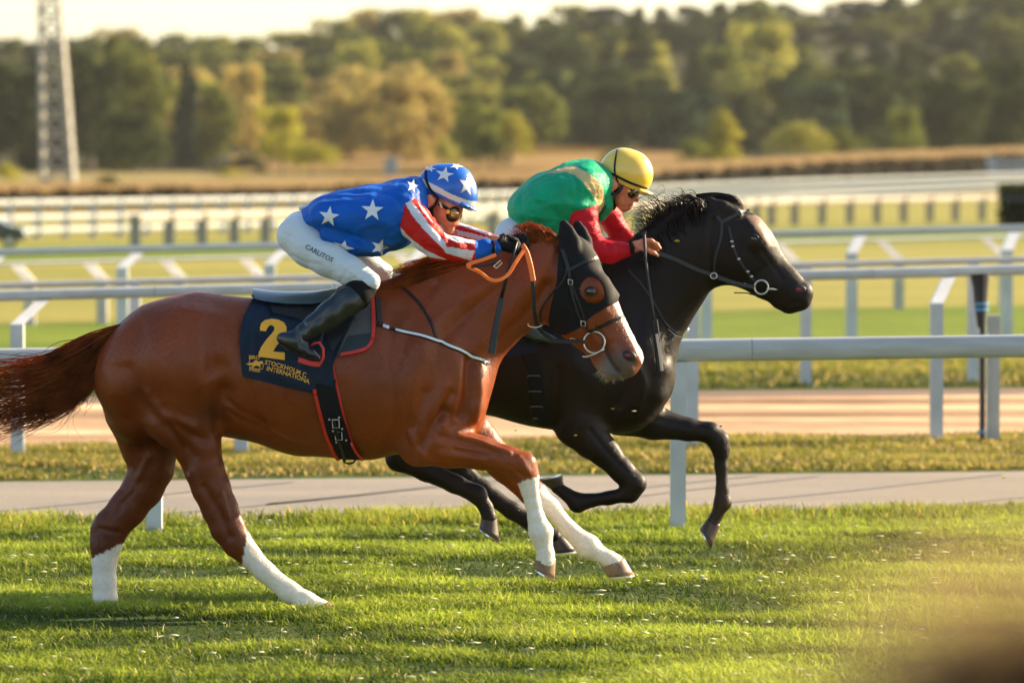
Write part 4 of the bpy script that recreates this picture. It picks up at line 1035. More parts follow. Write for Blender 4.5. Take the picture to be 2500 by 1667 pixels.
w = (pA[:, 0] > 1240) & (pA[:, 0] < 1365) & (pA[:, 1] > 1172 + wz + (pA[:, 0] - 1282) * -0.35) & nearA
w |= (~nearA) & (pA[:, 0] > 1250) & (pA[:, 1] > 1130) & ((pA[:, 0] + pA[:, 1]) > 2512 + wz)
w |= nearA & (pA[:, 1] > 1270) & (pA[:, 0] > 560) & (pA[:, 0] < 860) & ((pA[:, 0] - 600) * 0.98 + (pA[:, 1] - 1325) * 0.2 > wz)
w |= (~nearA) & (pA[:, 0] < 330) & (pA[:, 1] > 1343 - (pA[:, 0] - 262) * 0.5 + wz)
col[w] = WH
# blaze and grey muzzle
fl = (pA[:, 0] - 1456) * .9 - (pA[:, 1] - 629) * .43
bl = (pA[:, 0] > 1400) & (pA[:, 1] > 735) & (fl > -11 + wz * .4); col[bl] = WH * 1.05
mz = np.exp(-((pA[:, 0] - 1508) ** 2 + (pA[:, 1] - 900) ** 2) / 1500.0) * (pA[:, 0] > 1400); mz = np.clip(mz * 1.6, 0, .85)[:, None]
col = np.where(bl[:, None], col, col * (1 - mz) + np.array([0.10, 0.085, 0.075]) * mz)
ml, _ = segdist(pA, [(1474, 848), (1488, 874), (1500, 895), (1512, 908)]); col *= (1 - .75 * np.exp(-(ml / 4.0) ** 2) * (pA[:, 0] > 1400))[:, None]
dk = np.exp(-((pA[:, 0] - 1470) ** 2 + (pA[:, 1] - 905) ** 2) / 500.0)[:, None] * 0.5; col = col * (1 - dk) + np.array([.3, .27, .24]) * dk
horseA = empty('racehorse', (0, 0, 0), 'chestnut racehorse with white legs galloping in front, wearing number 2', 'horse', None)
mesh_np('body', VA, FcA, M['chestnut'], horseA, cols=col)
def fur(V, Fc, col, n, length, flow, m, parent, seed):
    """short lying coat hair, one sliver each, thickest where it catches the rim light"""
    rg = np.random.default_rng(seed); N = normals(V, Fc); f = rg.integers(0, len(Fc), n); w = rg.dirichlet((1, 1, 1, 1), n)
    idx = Fc[f]; p = (V[idx] * w[:, :, None]).sum(1); nn = (N[idx] * w[:, :, None]).sum(1); nn /= np.linalg.norm(nn, axis=1)[:, None]; c = (col[idx] * w[:, :, None]).sum(1)
    fl = np.array(flow) + rg.normal(0, .35, (n, 3)); fl -= (fl * nn).sum(1)[:, None] * nn; fl /= np.linalg.norm(fl, axis=1)[:, None]
    d = fl + nn * rg.uniform(.12, .42, (n, 1)); L = length * rg.uniform(.5, 1.2, (n, 1)); sd = np.cross(nn, fl) * rg.uniform(.0006, .0011, (n, 1))
    T = np.stack([p - nn * .001 - sd, p - nn * .001 + sd, p + d * L], 1).reshape(-1, 3)
    cc_ = np.repeat(c * rg.uniform(.7, 1.35, (n, 1)), 3, axis=0)
    o = mesh_np('coat_hair', T, np.arange(n * 3).reshape(-1, 3), m, parent, smooth=False, cols=cc_); o['kind'] = 'stuff'
fur(VA, FcA, col, 260000, .010, (-.8, 0, -.6), M['fur'], horseA, 41)
treeA = bvh((VA, FcA))
hoof('hoof', (1305, 1368), (1357, 1364), (1306, 1388), (1354, 1416), nf, M['hoof_pale'], horseA)
hoof('hoof', (1472, 1384), (1524, 1362), (1484, 1408), (1548, 1402), of, M['hoof_pale'], horseA)
hoof('hoof', (768, 1487), (804, 1468), (776, 1498), (838, 1496), nh, M['hoof_pale'], horseA)
hoof('hoof', (238, 1480), (288, 1478), (238, 1500), (298, 1500), fh, M['hoof_pale'], horseA)
def eye(u, v, tree, horse, rpx=9):
    hp, hn = cast(tree, u, v)
    y = hp.y; r = rpx * m_px(y)
    e_ = ellipsoid('eye', (hp.x, hp.y + r * 0.25, hp.z), (r * 1.1, r * .6, r * .9), M['eye'], horse, rot=R(-18))
    MB().tube([P(u + math.cos(a) * rpx * 1.45, v + math.sin(a) * rpx * 1.0 - 1, y - 0.002 + 0.004 * abs(math.cos(a))) for a in np.linspace(0, 2 * math.pi, 19)], 0.0035, 6, caps=False).build('eyelid', M['nostril_dark'], e_, True)
eye(1443, 712, treeA, horseA, 11)
def nostril(u, v, tree, horse, rx, rz, rot, Yf=-.04):
    hp, hn = cast(tree, u, v); y = hp.y if hp is not None else Yf; c = Vector(P(u, v, y)); s = m_px(y)
    n_ = ellipsoid('nostril', (c.x, c.y + 0.010, c.z), (rx * s * 1.5, 0.0145, rz * s * 1.5), M['nostril_dark'], horse, rot=rot)
    ellipsoid('nostril_lining', (c.x - .004, c.y + 0.0035, c.z + .003), (rx * s * .72, 0.010, rz * s * .62), M['nostril'], n_, rot=rot + .2)
nostril(1536, 869, treeA, horseA, 12, 9, R(-20))
# mane and tail
hair('tail', [[(300, 790), (225, 818), (150, 855), (70, 885), (-200, 915)], [(299, 800), (220, 845), (130, 905), (40, 930), (-200, 965)], [(296, 815), (230, 872), (150, 935), (50, 975), (-200, 1015)], [(292, 828), (238, 885), (190, 950), (100, 1000), (-180, 1080)], [(286, 840), (240, 895), (212, 955), (165, 985), (-40, 1085)], [(282, 850), (246, 890), (228, 930), (212, 965), (200, 985)]], 800, 0.0028, 0.0, 0.08, M['tail_hair'], horseA, wild=19, seed=2, lo=0.5, seg=13)
hair('tail', [[(250, 830), (160, 860), (90, 905), (-30, 915)], [(240, 870), (180, 960), (110, 1020), (0, 1075)], [(250, 880), (225, 960), (240, 985), (262, 995)]], 60, 0.0018, 0.0, 0.08, M['tail_hair'], horseA, wild=22, seed=22, lo=0.7, seg=13)
hair('mane', [[(1150, 622), (1080, 628), (1010, 640), (935, 665)], [(1160, 632), (1090, 645), (1020, 668), (925, 700)], [(1150, 640), (1090, 665), (1010, 692), (920, 716)], [(1090, 650), (1040, 672), (980, 695), (930, 716)]], 480, 0.0036, -0.05, 0.055, M['chestnut_hair'], horseA, wild=5, seed=3, lo=.6)
hair('mane', [[(1265, 612), (1250, 596), (1246, 578), (1240, 572)], [(1290, 600), (1275, 570), (1262, 552), (1250, 560)], [(1330, 588), (1310, 560), (1290, 546), (1268, 552)], [(1368, 590), (1350, 570), (1325, 556), (1300, 560)], [(1376, 600), (1366, 590), (1350, 580), (1330, 572)]], 420, 0.0032, -0.01, 0.035, M['chestnut_hair'], horseA, wild=4, seed=4, lo=.5)
hair('mane', [[(1270, 590), (1262, 605), (1255, 618), (1240, 625)], [(1310, 580), (1300, 600), (1290, 612), (1275, 618)], [(1350, 582), (1345, 600), (1335, 612), (1325, 620)], [(1378, 590), (1372, 605), (1366, 625), (1362, 640)]], 200, 0.003, -0.045, 0.02, M['chestnut_hair'], horseA, wild=5, seed=5, lo=.4)
hair('chin_whiskers', [[(1466, 900), (1456, 908), (1448, 912)], [(1468, 905), (1462, 918), (1456, 925)], [(1480, 918), (1476, 930), (1472, 938)], [(1500, 922), (1500, 932), (1498, 938)], [(1530, 912), (1534, 920), (1538, 924)]], 90, 0.0007, -.01, .035, M['clover'], horseA, wild=1.5, seed=6, seg=4)

# ---- black horse
YB = 1.25
B_trunk = [nodes([(770, 900, 100, 0, 1.0), (850, 890, 120, 0, 1.0), (960, 885, 132, 0, .95), (1100, 872, 140, 0, .9), (1200, 862, 140, 0, .9), (1300, 870, 160, 0, .82), (1400, 882, 163, 0, .75), (1470, 892, 150, 0, .7), (1522, 880, 126, 0, .7), (1542, 930, 90, 0, .9), (1528, 975, 76, 0, 1.0)], YB)]
B_neck = [nodes([(1440, 820, 150, 0, .5), (1530, 772, 128, 0, .48), (1588, 708, 110, 0, .46), (1645, 640, 98, 0, .46), (1700, 585, 86, 0, .5), (1738, 545, 58, 0, .6)], YB)]
B_head = [nodes([(1750, 530, 44, 0, .7), (1800, 585, 72, 0, .52), (1826, 625, 76, 0, .48), (1880, 675, 55, 0, .52), (1917, 701, 45, 0, .56), (1946, 718, 36, 0, .68)], YB),
          nodes([(1775, 612, 76, 0, .5)], YB), nodes([(1830, 565, 24, -.045, .8), (1845, 590, 26, -.05, .8), (1880, 640, 20, -.035, .8)], YB),
          nodes([(1960, 714, 24, 0, 1.0), (1955, 735, 20, 0, 1.1), (1935, 745, 18, 0, 1.1)], YB), nodes([(1905, 735, 20, 0, .9), (1922, 748, 17, 0, .9)], YB)]
B_ears = [nodes([(1795, 522, 17, -.05, .7), (1765, 506, 15, -.06, .6), (1735, 492, 9, -.06, .5), (1711, 478, 2.5, -.06, .5)], YB),
          nodes([(1806, 512, 14, .03, .8), (1780, 494, 12, .04, .6), (1750, 484, 8, .04, .5), (1720, 478, 2.5, .04, .5)], YB)]
B_nf = [nodes([(1400, 960, 100, nf + .04, .6), (1412, 1035, 57, nf, .7), (1445, 1075, 43, nf, .8), (1477, 1104, 35, nf, .8), (1517, 1147, 29, nf, .85), (1547, 1180, 29, nf, .85), (1538, 1205, 21, nf, .9), (1488, 1215, 16, nf, .9), (1440, 1222, 16, nf, .9), (1411, 1226, 23, nf, .85), (1385, 1207, 15, nf, .9), (1362, 1190, 16, nf, 1)], YB)]
B_of = [nodes([(1528, 1000, 68, of, .75), (1594, 1030, 42, of, .8), (1679, 1048, 27, of, .85), (1733, 1056, 25, of, .9), (1754, 1076, 25, of, .9), (1760, 1098, 20, of, .9), (1761, 1138, 15, of, .9), (1763, 1195, 14.5, of, .9), (1764, 1226, 20, of, .85), (1750, 1257, 13, of, .9), (1741, 1275, 17, of, 1)], YB)]
B_nh = [nodes([(860, 930, 110, nh, .6), (960, 990, 80, nh, .7), (1010, 1020, 55, nh, .7), (985, 1075, 42, nh, .7), (975, 1117, 32, nh, .75), (1040, 1148, 25, nh, .8), (1110, 1180, 22, nh, .85), (1165, 1206, 22, nh, .85), (1186, 1238, 16, nh, .9), (1194, 1262, 19, nh, 1)], YB)]
B_fh = [nodes([(860, 930, 110, fh, .6), (1000, 1010, 80, fh, .7), (1100, 1060, 50, fh, .7), (1112, 1110, 38, fh, .75), (1122, 1152, 32, fh, .75), (1180, 1196, 23, fh, .8), (1250, 1246, 20, fh, .85), (1310, 1285, 21, fh, .85), (1340, 1302, 16, fh, .9), (1354, 1310, 18, fh, 1)], YB)]
FB = build_body([(B_trunk, .06), (B_neck, .05), (B_head, .022), (B_nf, .02), (B_of, .02), (B_nh, .02), (B_fh, .02)], 0.0095, 0.045)
e = FB.like()
for c in ([nodes([(1560 + q, 850, 44, y, .9), (1594 + q, 900, 44, y, .9), (1590 + q, 955, 40, y, .95), (1560 + q, 995, 38, y, .9)], YB) for y, q in ((-.085, 0), (.085, 4))]): e.chain(c, .01)
FB.merge(e, .018)
e = FB.like()
for c in B_ears: e.chain(c, .01)
FB.merge(e, .008)
VB, FcB = FB.mesh(0, 6)
VB = sculpt(VB, FcB, [([(1360, 900), (1350, 980), (1355, 1040)], 14, -.012), ([(1400, 880), (1440, 960), (1420, 1020)], 26, .010), ([(1500, 870), (1530, 930), (1510, 990)], 12, -.014), ([(1540, 860), (1570, 930), (1560, 990)], 12, .012),
                     ([(1440, 1050), (1490, 1110), (1530, 1150)], 6, -.006), ([(1590, 1020), (1680, 1040)], 7, -.005), ([(1740, 690), (1690, 740), (1640, 800), (1620, 870)], 12, -.012), ([(1590, 640), (1560, 760), (1560, 840)], 18, -.006),
                     ([(1745, 540), (1735, 610), (1745, 670)], 10, -.01), ([(1860, 610), (1910, 680)], 6, -.006), ([(1820, 690), (1860, 660), (1890, 640)], 8, -.005), ([(1925, 745), (1945, 738), (1965, 745)], 3, -.005), ([(1010, 1130), (1140, 1190)], 5, -.004)])
NB = normals(VB, FcB); VB = VB + NB * (band_noise(VB, 26, 8) * 0.0020 + band_noise(VB * np.array([1, 1, .5]), 70, 33) * 0.0010)[:, None]; pB = proj(VB)
col = np.tile(np.array([0.0100, 0.0058, 0.0040]), (len(VB), 1)) * (1 + 0.25 * band_noise(VB, 8, 9))[:, None]
fl = (pB[:, 0] - 1842) * .796 - (pB[:, 1] - 528) * .605
star_w = (pB[:, 0] > 1800) & (fl > -16) & (pB[:, 1] > 525) & (pB[:, 1] < 600); col[star_w] = (0.20, 0.13, 0.09)
horseB = empty('racehorse', (0, YB, 0), 'black racehorse galloping on the far side with its head stretched ahead', 'horse')
mesh_np('body', VB, FcB, M['blackcoat'], horseB, cols=col)
fur(VB, FcB, col, 160000, .009, (-.8, 0, -.6), M['fur'], horseB, 42)
treeB = bvh((VB, FcB))
hoof('hoof', (1376, 1180), (1350, 1198), (1374, 1160), (1316, 1172), YB + nf, M['hoof_dark'], horseB)
hoof('hoof', (1725, 1268), (1758, 1283), (1710, 1288), (1736, 1340), YB + of, M['hoof_dark'], horseB)
hoof('hoof', (1174, 1268), (1212, 1262), (1170, 1289), (1220, 1323), YB + nh, M['hoof_dark'], horseB)
hoof('hoof', (1345, 1324), (1374, 1305), (1356, 1350), (1408, 1344), YB + fh, M['hoof_dark'], horseB)
eye(1840, 583, treeB, horseB, 8); nostril(1952, 708, treeB, horseB, 12, 9, R(-10))
hair('mane', [[(1590, 640), (1575, 615), (1560, 600), (1545, 596)], [(1610, 600), (1590, 570), (1570, 548), (1560, 520)], [(1625, 570), (1610, 545), (1598, 525), (1590, 508)], [(1650, 540), (1630, 512), (1618, 495), (1605, 490)], [(1680, 520), (1665, 492), (1650, 478), (1640, 476)], [(1715, 500), (1700, 484), (1682, 476), (1665, 478)]], 420, 0.0042, YB, .05, M['black_hair'], horseB, wild=8, seed=12, lo=.45)
hair('mane', [[(1560, 640), (1575, 650), (1590, 668), (1600, 690)], [(1590, 590), (1600, 610), (1615, 630), (1625, 650)], [(1630, 540), (1640, 560), (1650, 585), (1655, 610)], [(1680, 500), (1685, 520), (1690, 545), (1690, 570)], [(1720, 485), (1728, 500), (1730, 520), (1728, 545)]], 380, 0.0045, YB - .07, .04, M['black_hair'], horseB, wild=7, seed=13, lo=.5)
hair('mane', [[(1650, 500), (1625, 470), (1600, 468), (1580, 478)], [(1620, 540), (1580, 500), (1560, 498), (1545, 512)], [(1600, 570), (1560, 530), (1545, 535), (1532, 548)], [(1590, 610), (1560, 580), (1540, 578), (1528, 586)]], 70, 0.0026, YB, .05, M['black_hair'], horseB, wild=13, seed=17, lo=.7)
hair('forelock', [[(1700, 478), (1740, 474), (1790, 480), (1815, 505)], [(1720, 482), (1760, 484), (1795, 495), (1818, 515)]], 120, .004, YB, .03, M['black_hair'], horseB, wild=3, seed=14)
hair('tail', [[(720, 880), (640, 900), (560, 940), (480, 960)], [(720, 900), (640, 930), (560, 980), (480, 1010)]], 200, .005, YB, .05, M['black_hair'], horseB, wild=6, seed=15)
#@@SECTION tack
# ------------------------------------------------------------------ tack of the chestnut horse
def shell(chs_k, off, h, poly, name, m, parent=None, holes=(), snap=6, yfilter=None, smooth=4, label=None):
    """cloth following a body: the body field grown by off, kept inside the picture outline"""
    px0 = np.array(poly).min(0) - 25; px1 = np.array(poly).max(0) + 25
    a = P(px0[0], px1[1], 0); b = P(px1[0], px0[1], 0)
    f = Field((a[0] - .1, -.55 + chs_k[2], a[2] - .1), (b[0] + .1, .55 + chs_k[2], b[2] + .1), h)
    for g_, k_ in chs_k[0]:
        t = f.like()
        for c in g_: t.chain(c, k_)
        f.merge(t, chs_k[1] if k_ > .011 else .008)
    V, Fc = f.mesh(off, smooth); px = proj(V); keep = inpoly(px, poly)
    for c in holes: keep &= ~inpoly(px, c)
    if yfilter is not None: keep &= yfilter(V)
    V, Fc = clip_faces(V, Fc, keep, poly, snap)
    return V, Fc, mesh_np(name, V, Fc, m, parent)
bodyA = ([(A_trunk, .06), (A_neck, .05), (A_nf, .02), (A_nh, .02)], .045, 0)
headA = ([(A_neck, .05), (A_head, .022), (A_ears, .01)], .045, 0)
# pad with red binding (lowest layer), then cloth
pad_poly = [(700, 722), (780, 700), (905, 712), (914, 728), (913, 815), (905, 840), (880, 858), (835, 868), (700, 860)]
Vp, Fp, padO = shell(bodyA, .010, .0085, pad_poly, 'saddle_pad', M['greycloth'])
tag(padO, 'grey pad with red edge showing in front of the navy cloth', 'saddle pad')
treePad = bvh((Vp, Fp), (VA, FcA))
decal('teal_panel', [[(851, 820), (906, 812), (903, 840), (880, 853), (828, 862)]], treePad, M['tealcloth'], padO, off=.003, seg=10)
strap('front_strip', [(923, 728), (926, 780), (931, 783)], 14, treePad, M['leather_grey'], padO)
strap('red_binding', [(909, 722), (912, 760), (911, 815), (903, 843), (880, 857), (832, 866)], 10, treePad, M['red'], padO, off=.004, th=.010)
cloth_poly = [(622, 722), (608, 745), (594, 772), (588, 800), (585, 835), (588, 885), (592, 920), (634, 929), (694, 945), (765, 960), (772, 935), (818, 947), (812, 890), (838, 830), (858, 790), (878, 735), (880, 700), (760, 695), (680, 705)]
Vc, Fcc, clothO = shell(bodyA, .017, .0085, cloth_poly, 'saddle_cloth', M['navy'], smooth=6)
Vc2 = sculpt(Vc, Fcc, [([(650, 740), (625, 800), (615, 880)], 7, .006), ([(670, 740), (655, 820)], 6, -.005), ([(860, 760), (830, 850), (815, 930)], 6, .007), ([(845, 770), (815, 860), (800, 925)], 5, -.006), ([(875, 750), (840, 840)], 4, -.004), ([(600, 900), (700, 925), (760, 950)], 7, .004)])
clothO.data.vertices.foreach_set('co', np.asarray(Vc2, np.float32).ravel()); clothO.data.update(); Vc = Vc2
tag(clothO, 'navy saddle cloth with a yellow number 2 on the chestnut horse', 'saddle cloth')
treeC = bvh((Vc, Fcc), (VA, FcA))
s336 = lambda x, y: (560 + x / 3.36, 680 + y / 3.36)
two = [(250, 400), (262, 365), (295, 340), (345, 330), (405, 338), (450, 362), (470, 400), (468, 445), (440, 490), (400, 535), (372, 575), (360, 598), (455, 606), (455, 668), (240, 640), (240, 610), (262, 560), (300, 505), (345, 455), (368, 425), (370, 400), (352, 383), (330, 385), (312, 405), (300, 432), (252, 428)]
decal('number', [[s336(*q) for q in two]], treeC, M['yellow_print'], clothO, off=.004, seg=8)
text_decal('lettering', 'BRO', *s336(160, 660), 9.5, R(1), treeC, M['gold_print'], clothO, sxs=1.02, bold=.02)
text_decal('lettering', 'PARK', *s336(160, 756), 8.0, R(8), treeC, M['gold_print'], clothO, sxs=1.05, bold=.015)
text_decal('lettering', 'STOCKHOLM C', *s336(288, 702), 11, R(10.5), treeC, M['gold_print'], clothO, sxs=.98, bold=.02, arc=1.2)
text_decal('lettering', 'INTERNATIONA', *s336(302, 752), 11, R(11.5), treeC, M['gold_print'], clothO, sxs=.98, bold=.02, arc=1.0)
emb = [[(135, 700), (165, 690), (195, 688), (205, 672), (225, 668), (235, 680), (272, 676), (278, 690), (255, 705), (240, 720), (225, 712), (205, 718), (185, 712), (160, 708)], [(195, 712), (180, 728), (188, 732), (212, 716)], [(240, 712), (252, 730), (262, 728), (248, 710)]]
decal('emblem', [[s336(*q) for q in pl] for pl in emb], treeC, M['gold_print'], clothO, off=.004, seg=8)
strap('emblem_frame', [s336(168, 668), s336(168, 728), s336(272, 742), s336(272, 685)], 1.6, treeC, M['gold_print'], clothO, off=.003, th=.0015, step=12)
# saddle
sad = empty('racing_saddle', tuple(P(740, 740, -.1)), 'small black racing saddle on the navy cloth of the chestnut horse', 'saddle')
shell(bodyA, .040, .0085, [(616, 690), (900, 650), (905, 716), (840, 728), (760, 742), (700, 741), (650, 736), (624, 730), (617, 722)], 'seat', M['seatleather'], sad, yfilter=lambda V: np.abs(V[:, 1]) < .17)
MB().tube([P(u, v, y) for u, v, y in ((619, 722, -.06), (625, 716, -.02), (625, 714, .04), (620, 720, .08))], .011, 8).build('cantle', M['seatleather'], sad, True)
flp = [(655, 742), (720, 745), (860, 715), (872, 740), (850, 800), (812, 860), (785, 800), (720, 775), (668, 764)]
shell(bodyA, .027, .0085, flp, 'flap', M['leather'], sad, yfilter=lambda V: V[:, 1] > 0.02)
Vf, Ff, flap = shell(bodyA, .027, .0085, flp, 'flap', M['leather'], sad, yfilter=lambda V: V[:, 1] < 0.02)
treeF = bvh((Vf, Ff), (Vc, Fcc), (VA, FcA))
strap('stirrup_leather', [(800, 760), (790, 800), (783, 832)], 7, treeF, M['leather'], sad, off=.01)
# girth
gth = empty('girth', tuple(P(820, 1000, -.3)), 'black girth with red edges and buckles under the chestnut horse', 'girth')
gp_ = [(764, 940), (772, 925), (820, 925), (818, 945), (835, 1010), (858, 1080), (890, 1123), (828, 1121), (800, 1060), (780, 1000)]
Vg, Fg, go = shell(bodyA, .012, .0085, gp_, 'band', M['blackweb'], gth)
treeG = bvh((Vg, Fg), (VA, FcA))
strap('red_edge', [(767, 950), (779, 1000), (797, 1060), (812, 1098), (826, 1117)], 10, treeG, M['red'], gth, off=.006, th=.008)
strap('red_edge', [(813, 895), (823, 945), (838, 1010), (857, 1075), (872, 1105), (886, 1119)], 6.5, treeG, M['red'], gth, off=.006, th=.008)
strap('billet', [(815, 1025), (822, 1060), (834, 1090), (842, 1120)], 8, treeG, M['leather'], gth, off=.008, th=.005)
MB().tube([P(u, v, -.02) for u, v in ((836, 1112), (840, 1128), (852, 1132), (864, 1128), (870, 1118))], .005, 6).build('loop', M['leather'], gth, True)
for k, (x, y) in enumerate(((820, 1155), (900, 1138), (850, 1250), (925, 1232), (878, 1342), (958, 1325))):
    u, v = s336(x, y); hp, hn = cast(treeG, u, v)
    if hp: ellipsoid('stud', (hp.x, hp.y - .006, hp.z), (.005, .004, .005), M['steel'], gth, n=6)
for (x, y) in ((872, 1190), (895, 1290)):
    u, v = s336(x, y); hp, hn = cast(treeG, u, v); s = m_px(0)
    MB().tube([P(u + a, v + b, hp.y - .01) for a, b in ((-8, -10), (8, -10), (9, 10), (-7, 10), (-8, -10))], .003, 6).build('buckle', M['steel'], gth)
# breastplate
bp = empty('breastplate', tuple(P(1000, 820, -.25)), 'white and black breastplate strap across the chestnut shoulder', 'breastplate')
strap('leather_strap', [(834, 775), (880, 781), (914, 790), (938, 799), (970, 806)], 6, treeF, M['leather'], bp, off=.007)
strap('strap_backing', [(965, 804), (1020, 818), (1066, 832), (1125, 856), (1160, 872), (1192, 886)], 12, treeA, M['leather'], bp, off=.003)
strap('white_strap', [(968, 805), (1020, 818), (1066, 832), (1125, 856), (1160, 872), (1190, 884)], 6.5, treeA, M['white_strap'], bp, off=.008)
strap('yoke', [(980, 700), (1003, 720), (1024, 742), (1048, 780), (1060, 810), (1066, 830)], 7, treeA, M['leather'], bp, off=.004)
MB().tube([P(u, v, -.12) for u, v in ((1185, 878), (1194, 880), (1196, 888), (1186, 890), (1182, 884), (1185, 878))], .004, 6).build('ring', M['steel'], bp, True)
strap('buckle_keeper', [(934, 796), (948, 801)], 10, treeA, M['steel'], bp, off=.008)
# hood
hood_poly = [(1360, 530), (1425, 530), (1450, 580), (1462, 605), (1482, 640), (1502, 678), (1514, 716), (1508, 737), (1494, 744), (1470, 756), (1450, 768), (1434, 781), (1424, 795), (1400, 808), (1376, 818), (1352, 812), (1338, 786), (1345, 745), (1359, 690), (1362, 640), (1363, 610)]
eyehole = [(1447 + 31 * math.cos(a) + 3 * math.sin(a), 708 + 33 * math.sin(a)) for a in np.linspace(0, 2 * math.pi, 25)[:-1]]
Vh_, Fh_, hoodO = shell(headA, .0085, .005, hood_poly, 'ear_hood', M['blackweb'], holes=[eyehole], snap=5, smooth=6)
tag(hoodO, 'black ear hood with eye hole on the chestnut horse', 'horse hood')
treeH = bvh((Vh_, Fh_), (VA, FcA))
# bridle
hc = lambda x, y: (1180 + x / 3.564, 520 + y / 3.564)
br = empty('bridle', tuple(P(1430, 740, -.1)), 'black bridle with orange grips and ring bit on the chestnut horse', 'bridle')
strap('headpiece', [hc(685, 320), hc(715, 410), hc(740, 500)], 11, treeH, M['leather'], br)
strap('browband', [hc(712, 505), hc(800, 470), hc(890, 425), hc(985, 392)], 9, treeH, M['leather'], br)
strap('cheekpiece', [hc(745, 500), hc(755, 590), hc(770, 700), hc(810, 830), hc(860, 960)], 8, treeH, M['leather'], br, off=.006)
strap('noseband_strap', [hc(755, 600), hc(800, 700), hc(850, 840), hc(905, 1010)], 6, treeH, M['leather'], br)
strap('noseband', [hc(905, 1040), hc(1000, 1000), hc(1110, 945), hc(1212, 900)], 8, treeH, M['leather'], br)
strap('throat_lash', [hc(720, 520), hc(690, 590), hc(600, 700), hc(530, 790), hc(500, 860), hc(495, 940)], 5, treeH, M['leather'], br)
for (x, y) in ((755, 600), (865, 960), (775, 1110)):
    u, v = hc(x, y); hp, hn = cast(treeH, u, v); y0 = hp.y if hp else -.09
    MB().tube([P(u + a, v + b, y0 - .012) for a, b in ((-5, -6), (6, -4), (6, 7), (-4, 6), (-5, -6))], .0022, 6).build('buckle', M['steel'], br)
u, v = hc(965, 1125); hp, hn = cast(treeA, u, v); yb = hp.y - .014
MB().tube([P(u + 26 * math.cos(a), v + 26 * math.sin(a), yb) for a in np.linspace(0, 2 * math.pi, 29)], .0045, 8, caps=False).build('bit_ring', M['steel'], br, True)
MB().tube([P(*hc(862, 1248), yb), P(*hc(900, 1250), yb), P(*hc(970, 1228), yb), P(*hc(1050, 1185), yb), P(*hc(1020, 1150), yb + .03)], .0045, 8).build('bit_bar', M['steel'], br, True)
strap('rein', [(1300, 683, -.20), (1303, 720, -.20), (1306, 765, -.19), (1313, 797, -.17), (1331, 818, -.15), (1358, 832, -.14), (1400, 834, -.13), (1428, 835, -.12)], 10, treeA, M['leather'], br)
strap('orange_grip', [(1275, 598, -.16), (1285, 615, -.18), (1294, 645, -.20), (1302, 686, -.205)], 13, treeA, M['orange'], br, th=.006)
strap('orange_grip', [(1211, 622, -.30), (1180, 634, -.31), (1142, 646, -.31), (1150, 655, -.31), (1170, 664, -.30), (1195, 682, -.29), (1218, 684, -.28), (1240, 670, -.26), (1258, 642, -.24), (1278, 612, -.2)], 9, treeA, M['orange'], br, th=.005, step=5)
strap('rein_end', [(1150, 652, -.315), (1180, 650, -.32), (1212, 642, -.32)], 6, treeA, M['leather'], br)
MB().tube([P(a, b, -.325) for a, b in ((1205, 650), (1222, 636), (1226, 642), (1212, 655), (1205, 650))], .003, 6).build('rein_buckle', M['steel'], br)
MB().tube([P(1306 + 17 * math.cos(a), 792 + 7 * math.sin(a), -.18) for a in np.linspace(0, math.pi * 1.1, 12)], .003, 6).build('martingale_ring', M['steel'], br)
# whip of the front rider
wh = empty('riding_whip', tuple(P(1254, 610, -.19)), 'black padded whip hanging down from the star jersey rider\'s hand', 'whip')
MB().tube([P(1262, 590, -.19), P(1254, 618, -.21), P(1240, 665, -.22), P(1222, 735, -.23)], [.007, .007, .008, .009], 8).build('shaft', M['leather'], wh, True)
strap('flap', [(1224, 728, -.235), (1212, 790, -.24), (1200, 862, -.24)], 13, treeA, M['leather_grey'], wh, th=.012, wend=19)

# ------------------------------------------------------------------ tack of the black horse
bc = lambda x, y: (1560 + x / 3.408, 440 + y / 3.408)
b2 = empty('bridle', tuple(P(1820, 620, YB)), 'black bridle with ring bit and studs on the black horse', 'bridle')
strap('browband', [bc(690, 350), bc(760, 310), bc(840, 270), bc(920, 252)], 9, treeB, M['leather_grey'], b2)
strap('crownpiece', [bc(650, 300), bc(680, 340), bc(690, 380)], 8, treeB, M['leather_grey'], b2)
strap('cheekpiece', [bc(745, 390), bc(775, 510), bc(800, 600), bc(850, 690), bc(900, 760), bc(960, 835)], 6, treeB, M['leather_grey'], b2)
strap('throat_lash', [bc(690, 385), bc(680, 480), bc(645, 600), bc(628, 700), bc(625, 770)], 6, treeB, M['leather_grey'], b2)
for (x, y) in ((772, 510), (780, 550), (830, 655), (905, 760), (935, 800), (878, 862)):
    u, v = bc(x, y); hp, hn = cast(treeB, u, v)
    if hp: ellipsoid('stud', (hp.x, hp.y - .008, hp.z), (.009, .004, .006), M['steel'], b2, n=6)
u, v = bc(1018, 890); hp, hn = cast(treeB, u, v); yb = hp.y - .014
MB().tube([P(u + 17 * math.cos(a), v + 17 * math.sin(a), yb) for a in np.linspace(0, 2 * math.pi, 25)], .005, 8, caps=False).build('bit_ring', M['steel'], b2, True)
MB().tube([P(*bc(1062, 905), yb), P(*bc(1110, 905), yb + .004), P(*bc(1155, 913), yb + .01)], [.006, .007, .002], 8).build('bit_bar', M['steel'], b2, True)
strap('rein', [(*bc(150, 605), YB - .26), (*bc(300, 660), YB - .22), (*bc(460, 735), YB - .19), (*bc(620, 795), YB - .17), (*bc(760, 845), YB - .15), (*bc(880, 875), YB - .13), (*bc(960, 890), YB - .12)], 10, treeB, M['leather_grey'], b2)
strap('curb_strap', [bc(790, 934), bc(850, 934), bc(930, 938), bc(980, 950)], 6, treeB, M['leather'], b2)
